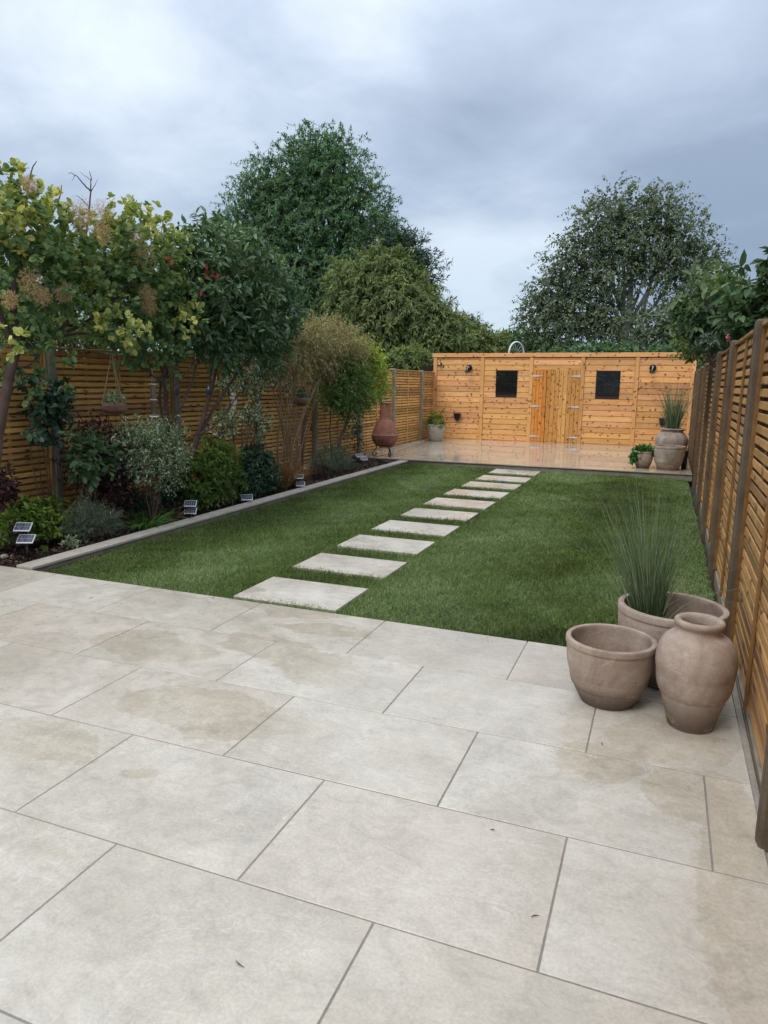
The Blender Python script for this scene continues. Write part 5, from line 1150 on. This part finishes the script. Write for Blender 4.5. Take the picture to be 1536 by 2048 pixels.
tree('hedge', 'rounded bright green hedge top seen over the shed roof', 30, [(1045, 700, 52, 34), (1000, 705, 38, 30), (1090, 712, 50, 34), (1030, 740, 90, 40)], 'hedge', 86, 1800, 14, 1040, (1040, 760), 0.1, 0.3, 0.12, 0.07, DIAM, droop=0.0, core=.2, lump=.05)
tree('mixed_shrub', 'brownish shrub left of the bright green hedge top', 26, [(950, 690, 38, 32), (985, 700, 30, 26), (925, 690, 24, 34), (960, 730, 60, 30)], 'olive', 87, 1000, 12, 955, (955, 740), 0.08, 0.35, 0.13, 0.05, DIAM, droop=0.1, core=.2)
tree('conifer', 'small dark conifer tip rising beside the olive-green tree', 27, [(944, 655, 14, 14), (942, 680, 22, 20)], 'yew', 88, 260, 14, 942, (943, 690), 0.06, 0.3, 0.12, 0.03, DIAM, droop=0.0, core=.2, lump=.3)
tree('hedge', 'dark hedge running behind the timber shed below the birch', 24, [(1180, 735, 90, 40), (1290, 738, 90, 36), (1390, 735, 70, 40), (1100, 740, 60, 30)], 'ash', 89, 1400, 12, 1250, (1250, 760), 0.08, 0.3, 0.13, 0.07, DIAM, droop=0.0, core=.2)
# neighbour's shrubs behind the left fence
def nshrub(name, label, Y0, lobs, mt, seed, clusters, X=-7.0, **kw):
    L = lob('x', X, lobs, 1.0); c = L[0][0]; b = (X, float(c[1]), -0.16)
    t = plant(name, label, 'shrub', b); foliage('foliage', L, LM[mt], t, seed, clusters, 11, origin=b, front=.6, **kw)
    add('stems', tubes('stems', limbs(b, (X, float(c[1]), 1.2), L, 0.05, seed, 3, 0.01, b), M['bark'], 6), t)
nshrub('olive_shrub', 'olive-green feathery shrub just over the left fence top', 6, [(120, 665, 70, 34), (190, 675, 50, 26), (50, 640, 50, 36), (10, 660, 50, 40), (240, 690, 50, 26)], 'olive', 91, 700, tw=0.25, L=0.09, Wd=0.02, tpl=DIAM, droop=0.3)
nshrub('grey_shrub', 'grey-green background shrub behind the smoke bush branches', 6, [(90, 560, 90, 60), (220, 540, 90, 60), (300, 600, 70, 70), (20, 600, 60, 40)], 'birch', 92, 900, X=-8.6, tw=0.3, L=0.10, Wd=0.05, tpl=DIAM, droop=0.2, core=.3)
nshrub('dark_shrub', 'dark shrub over the fence behind the glossy evergreen', 6, [(400, 670, 90, 50), (520, 690, 70, 40), (620, 700, 60, 36), (470, 610, 90, 50)], 'ash', 93, 1500, X=-7.2, tw=0.3, L=0.11, Wd=0.05, tpl=DIAM, droop=0.2, core=.3)
nshrub('laurel', 'low green shrub over the fence beside the black shed', 6, [(810, 720, 26, 16), (845, 722, 24, 14), (780, 735, 30, 14)], 'olive', 94, 420, X=-6.6, tw=0.3, L=0.14, Wd=0.05, tpl=DIAM, droop=0.3)
# over the right fence
def rshrub(name, label, Y, lobs, mt, seed, clusters, per=9, **kw):
    L = lob('y', Y, lobs, 1.0); c = L[0][0]; b = (float(max(c[0], 1.0)), Y, -0.16)
    t = plant(name, label, 'shrub', b); foliage('foliage', L, LM[mt], t, seed, clusters, per, origin=b, front=.3, cutx=0.53, **kw)
    add('stems', tubes('stems', limbs(b, (b[0], Y, 1.3), L, 0.035, seed, 4, 0.006, b), M['bark'], 6), t); return t, b
rshrub('hydrangea', 'large-leaved green shrub reaching over the right fence', 9.5, [(1415, 575, 38, 32), (1400, 610, 30, 30), (1450, 590, 30, 24), (1435, 630, 38, 34), (1470, 650, 40, 32), (1440, 668, 30, 20)], 'midg', 95, 190, 7, tw=0.22, L=0.125, Wd=0.055, tpl=OVAL, droop=0.45, spread=.9, tuft=True, core=.2, tint_fn=lambda rg, ti, C, O, z: np.clip(ti*.75+.45*z, 0, 1))
rshrub('laurel', 'broad green shrub at the right edge behind the fence with a tall shoot', 7.0, [(1530, 590, 36, 32), (1500, 620, 34, 34), (1560, 640, 50, 50), (1510, 655, 26, 18), (1534, 520, 12, 26), (1600, 560, 50, 60)], 'midg', 96, 240, 7, tw=0.18, L=0.12, Wd=0.05, tpl=OVAL, droop=0.35, tuft=True, core=.2)
rshrub('olive_shrub', 'brown and green twiggy shrub behind the right fence near the shed', 12.5, [(1440, 600, 40, 40), (1400, 660, 30, 36), (1390, 695, 22, 22), (1420, 690, 30, 24), (1470, 610, 40, 30), (1480, 660, 30, 40)], 'olive', 97, 900, 10, tw=0.22, L=0.08, Wd=0.035, tpl=DIAM, droop=0.2, core=.3)
t, b = rshrub('creeper', 'grey-green creeper with a pink flower lying on the right fence top', 9.0, [(1432, 690, 22, 12), (1415, 703, 20, 12), (1446, 683, 12, 10), (1404, 713, 10, 7)], 'lav', 98, 170, 9, tw=0.12, L=0.055, Wd=0.02, droop=0.2)
pf = Vector(at_y(1457, 677, 8.6)); V = []
rg = np.random.default_rng(8); n = 26; D = nrm(rg.normal(size=(n, 3))+np.array([-.3, -.6, .3]))
leaves('flower', np.repeat(np.array([pf-Vector(b)]), n, 0)+rg.normal(size=(n, 3))*.008, D, rg.normal(size=(n, 3)), 0.042, 0.026, rg.random(n), ROUND, M['pink'], t)
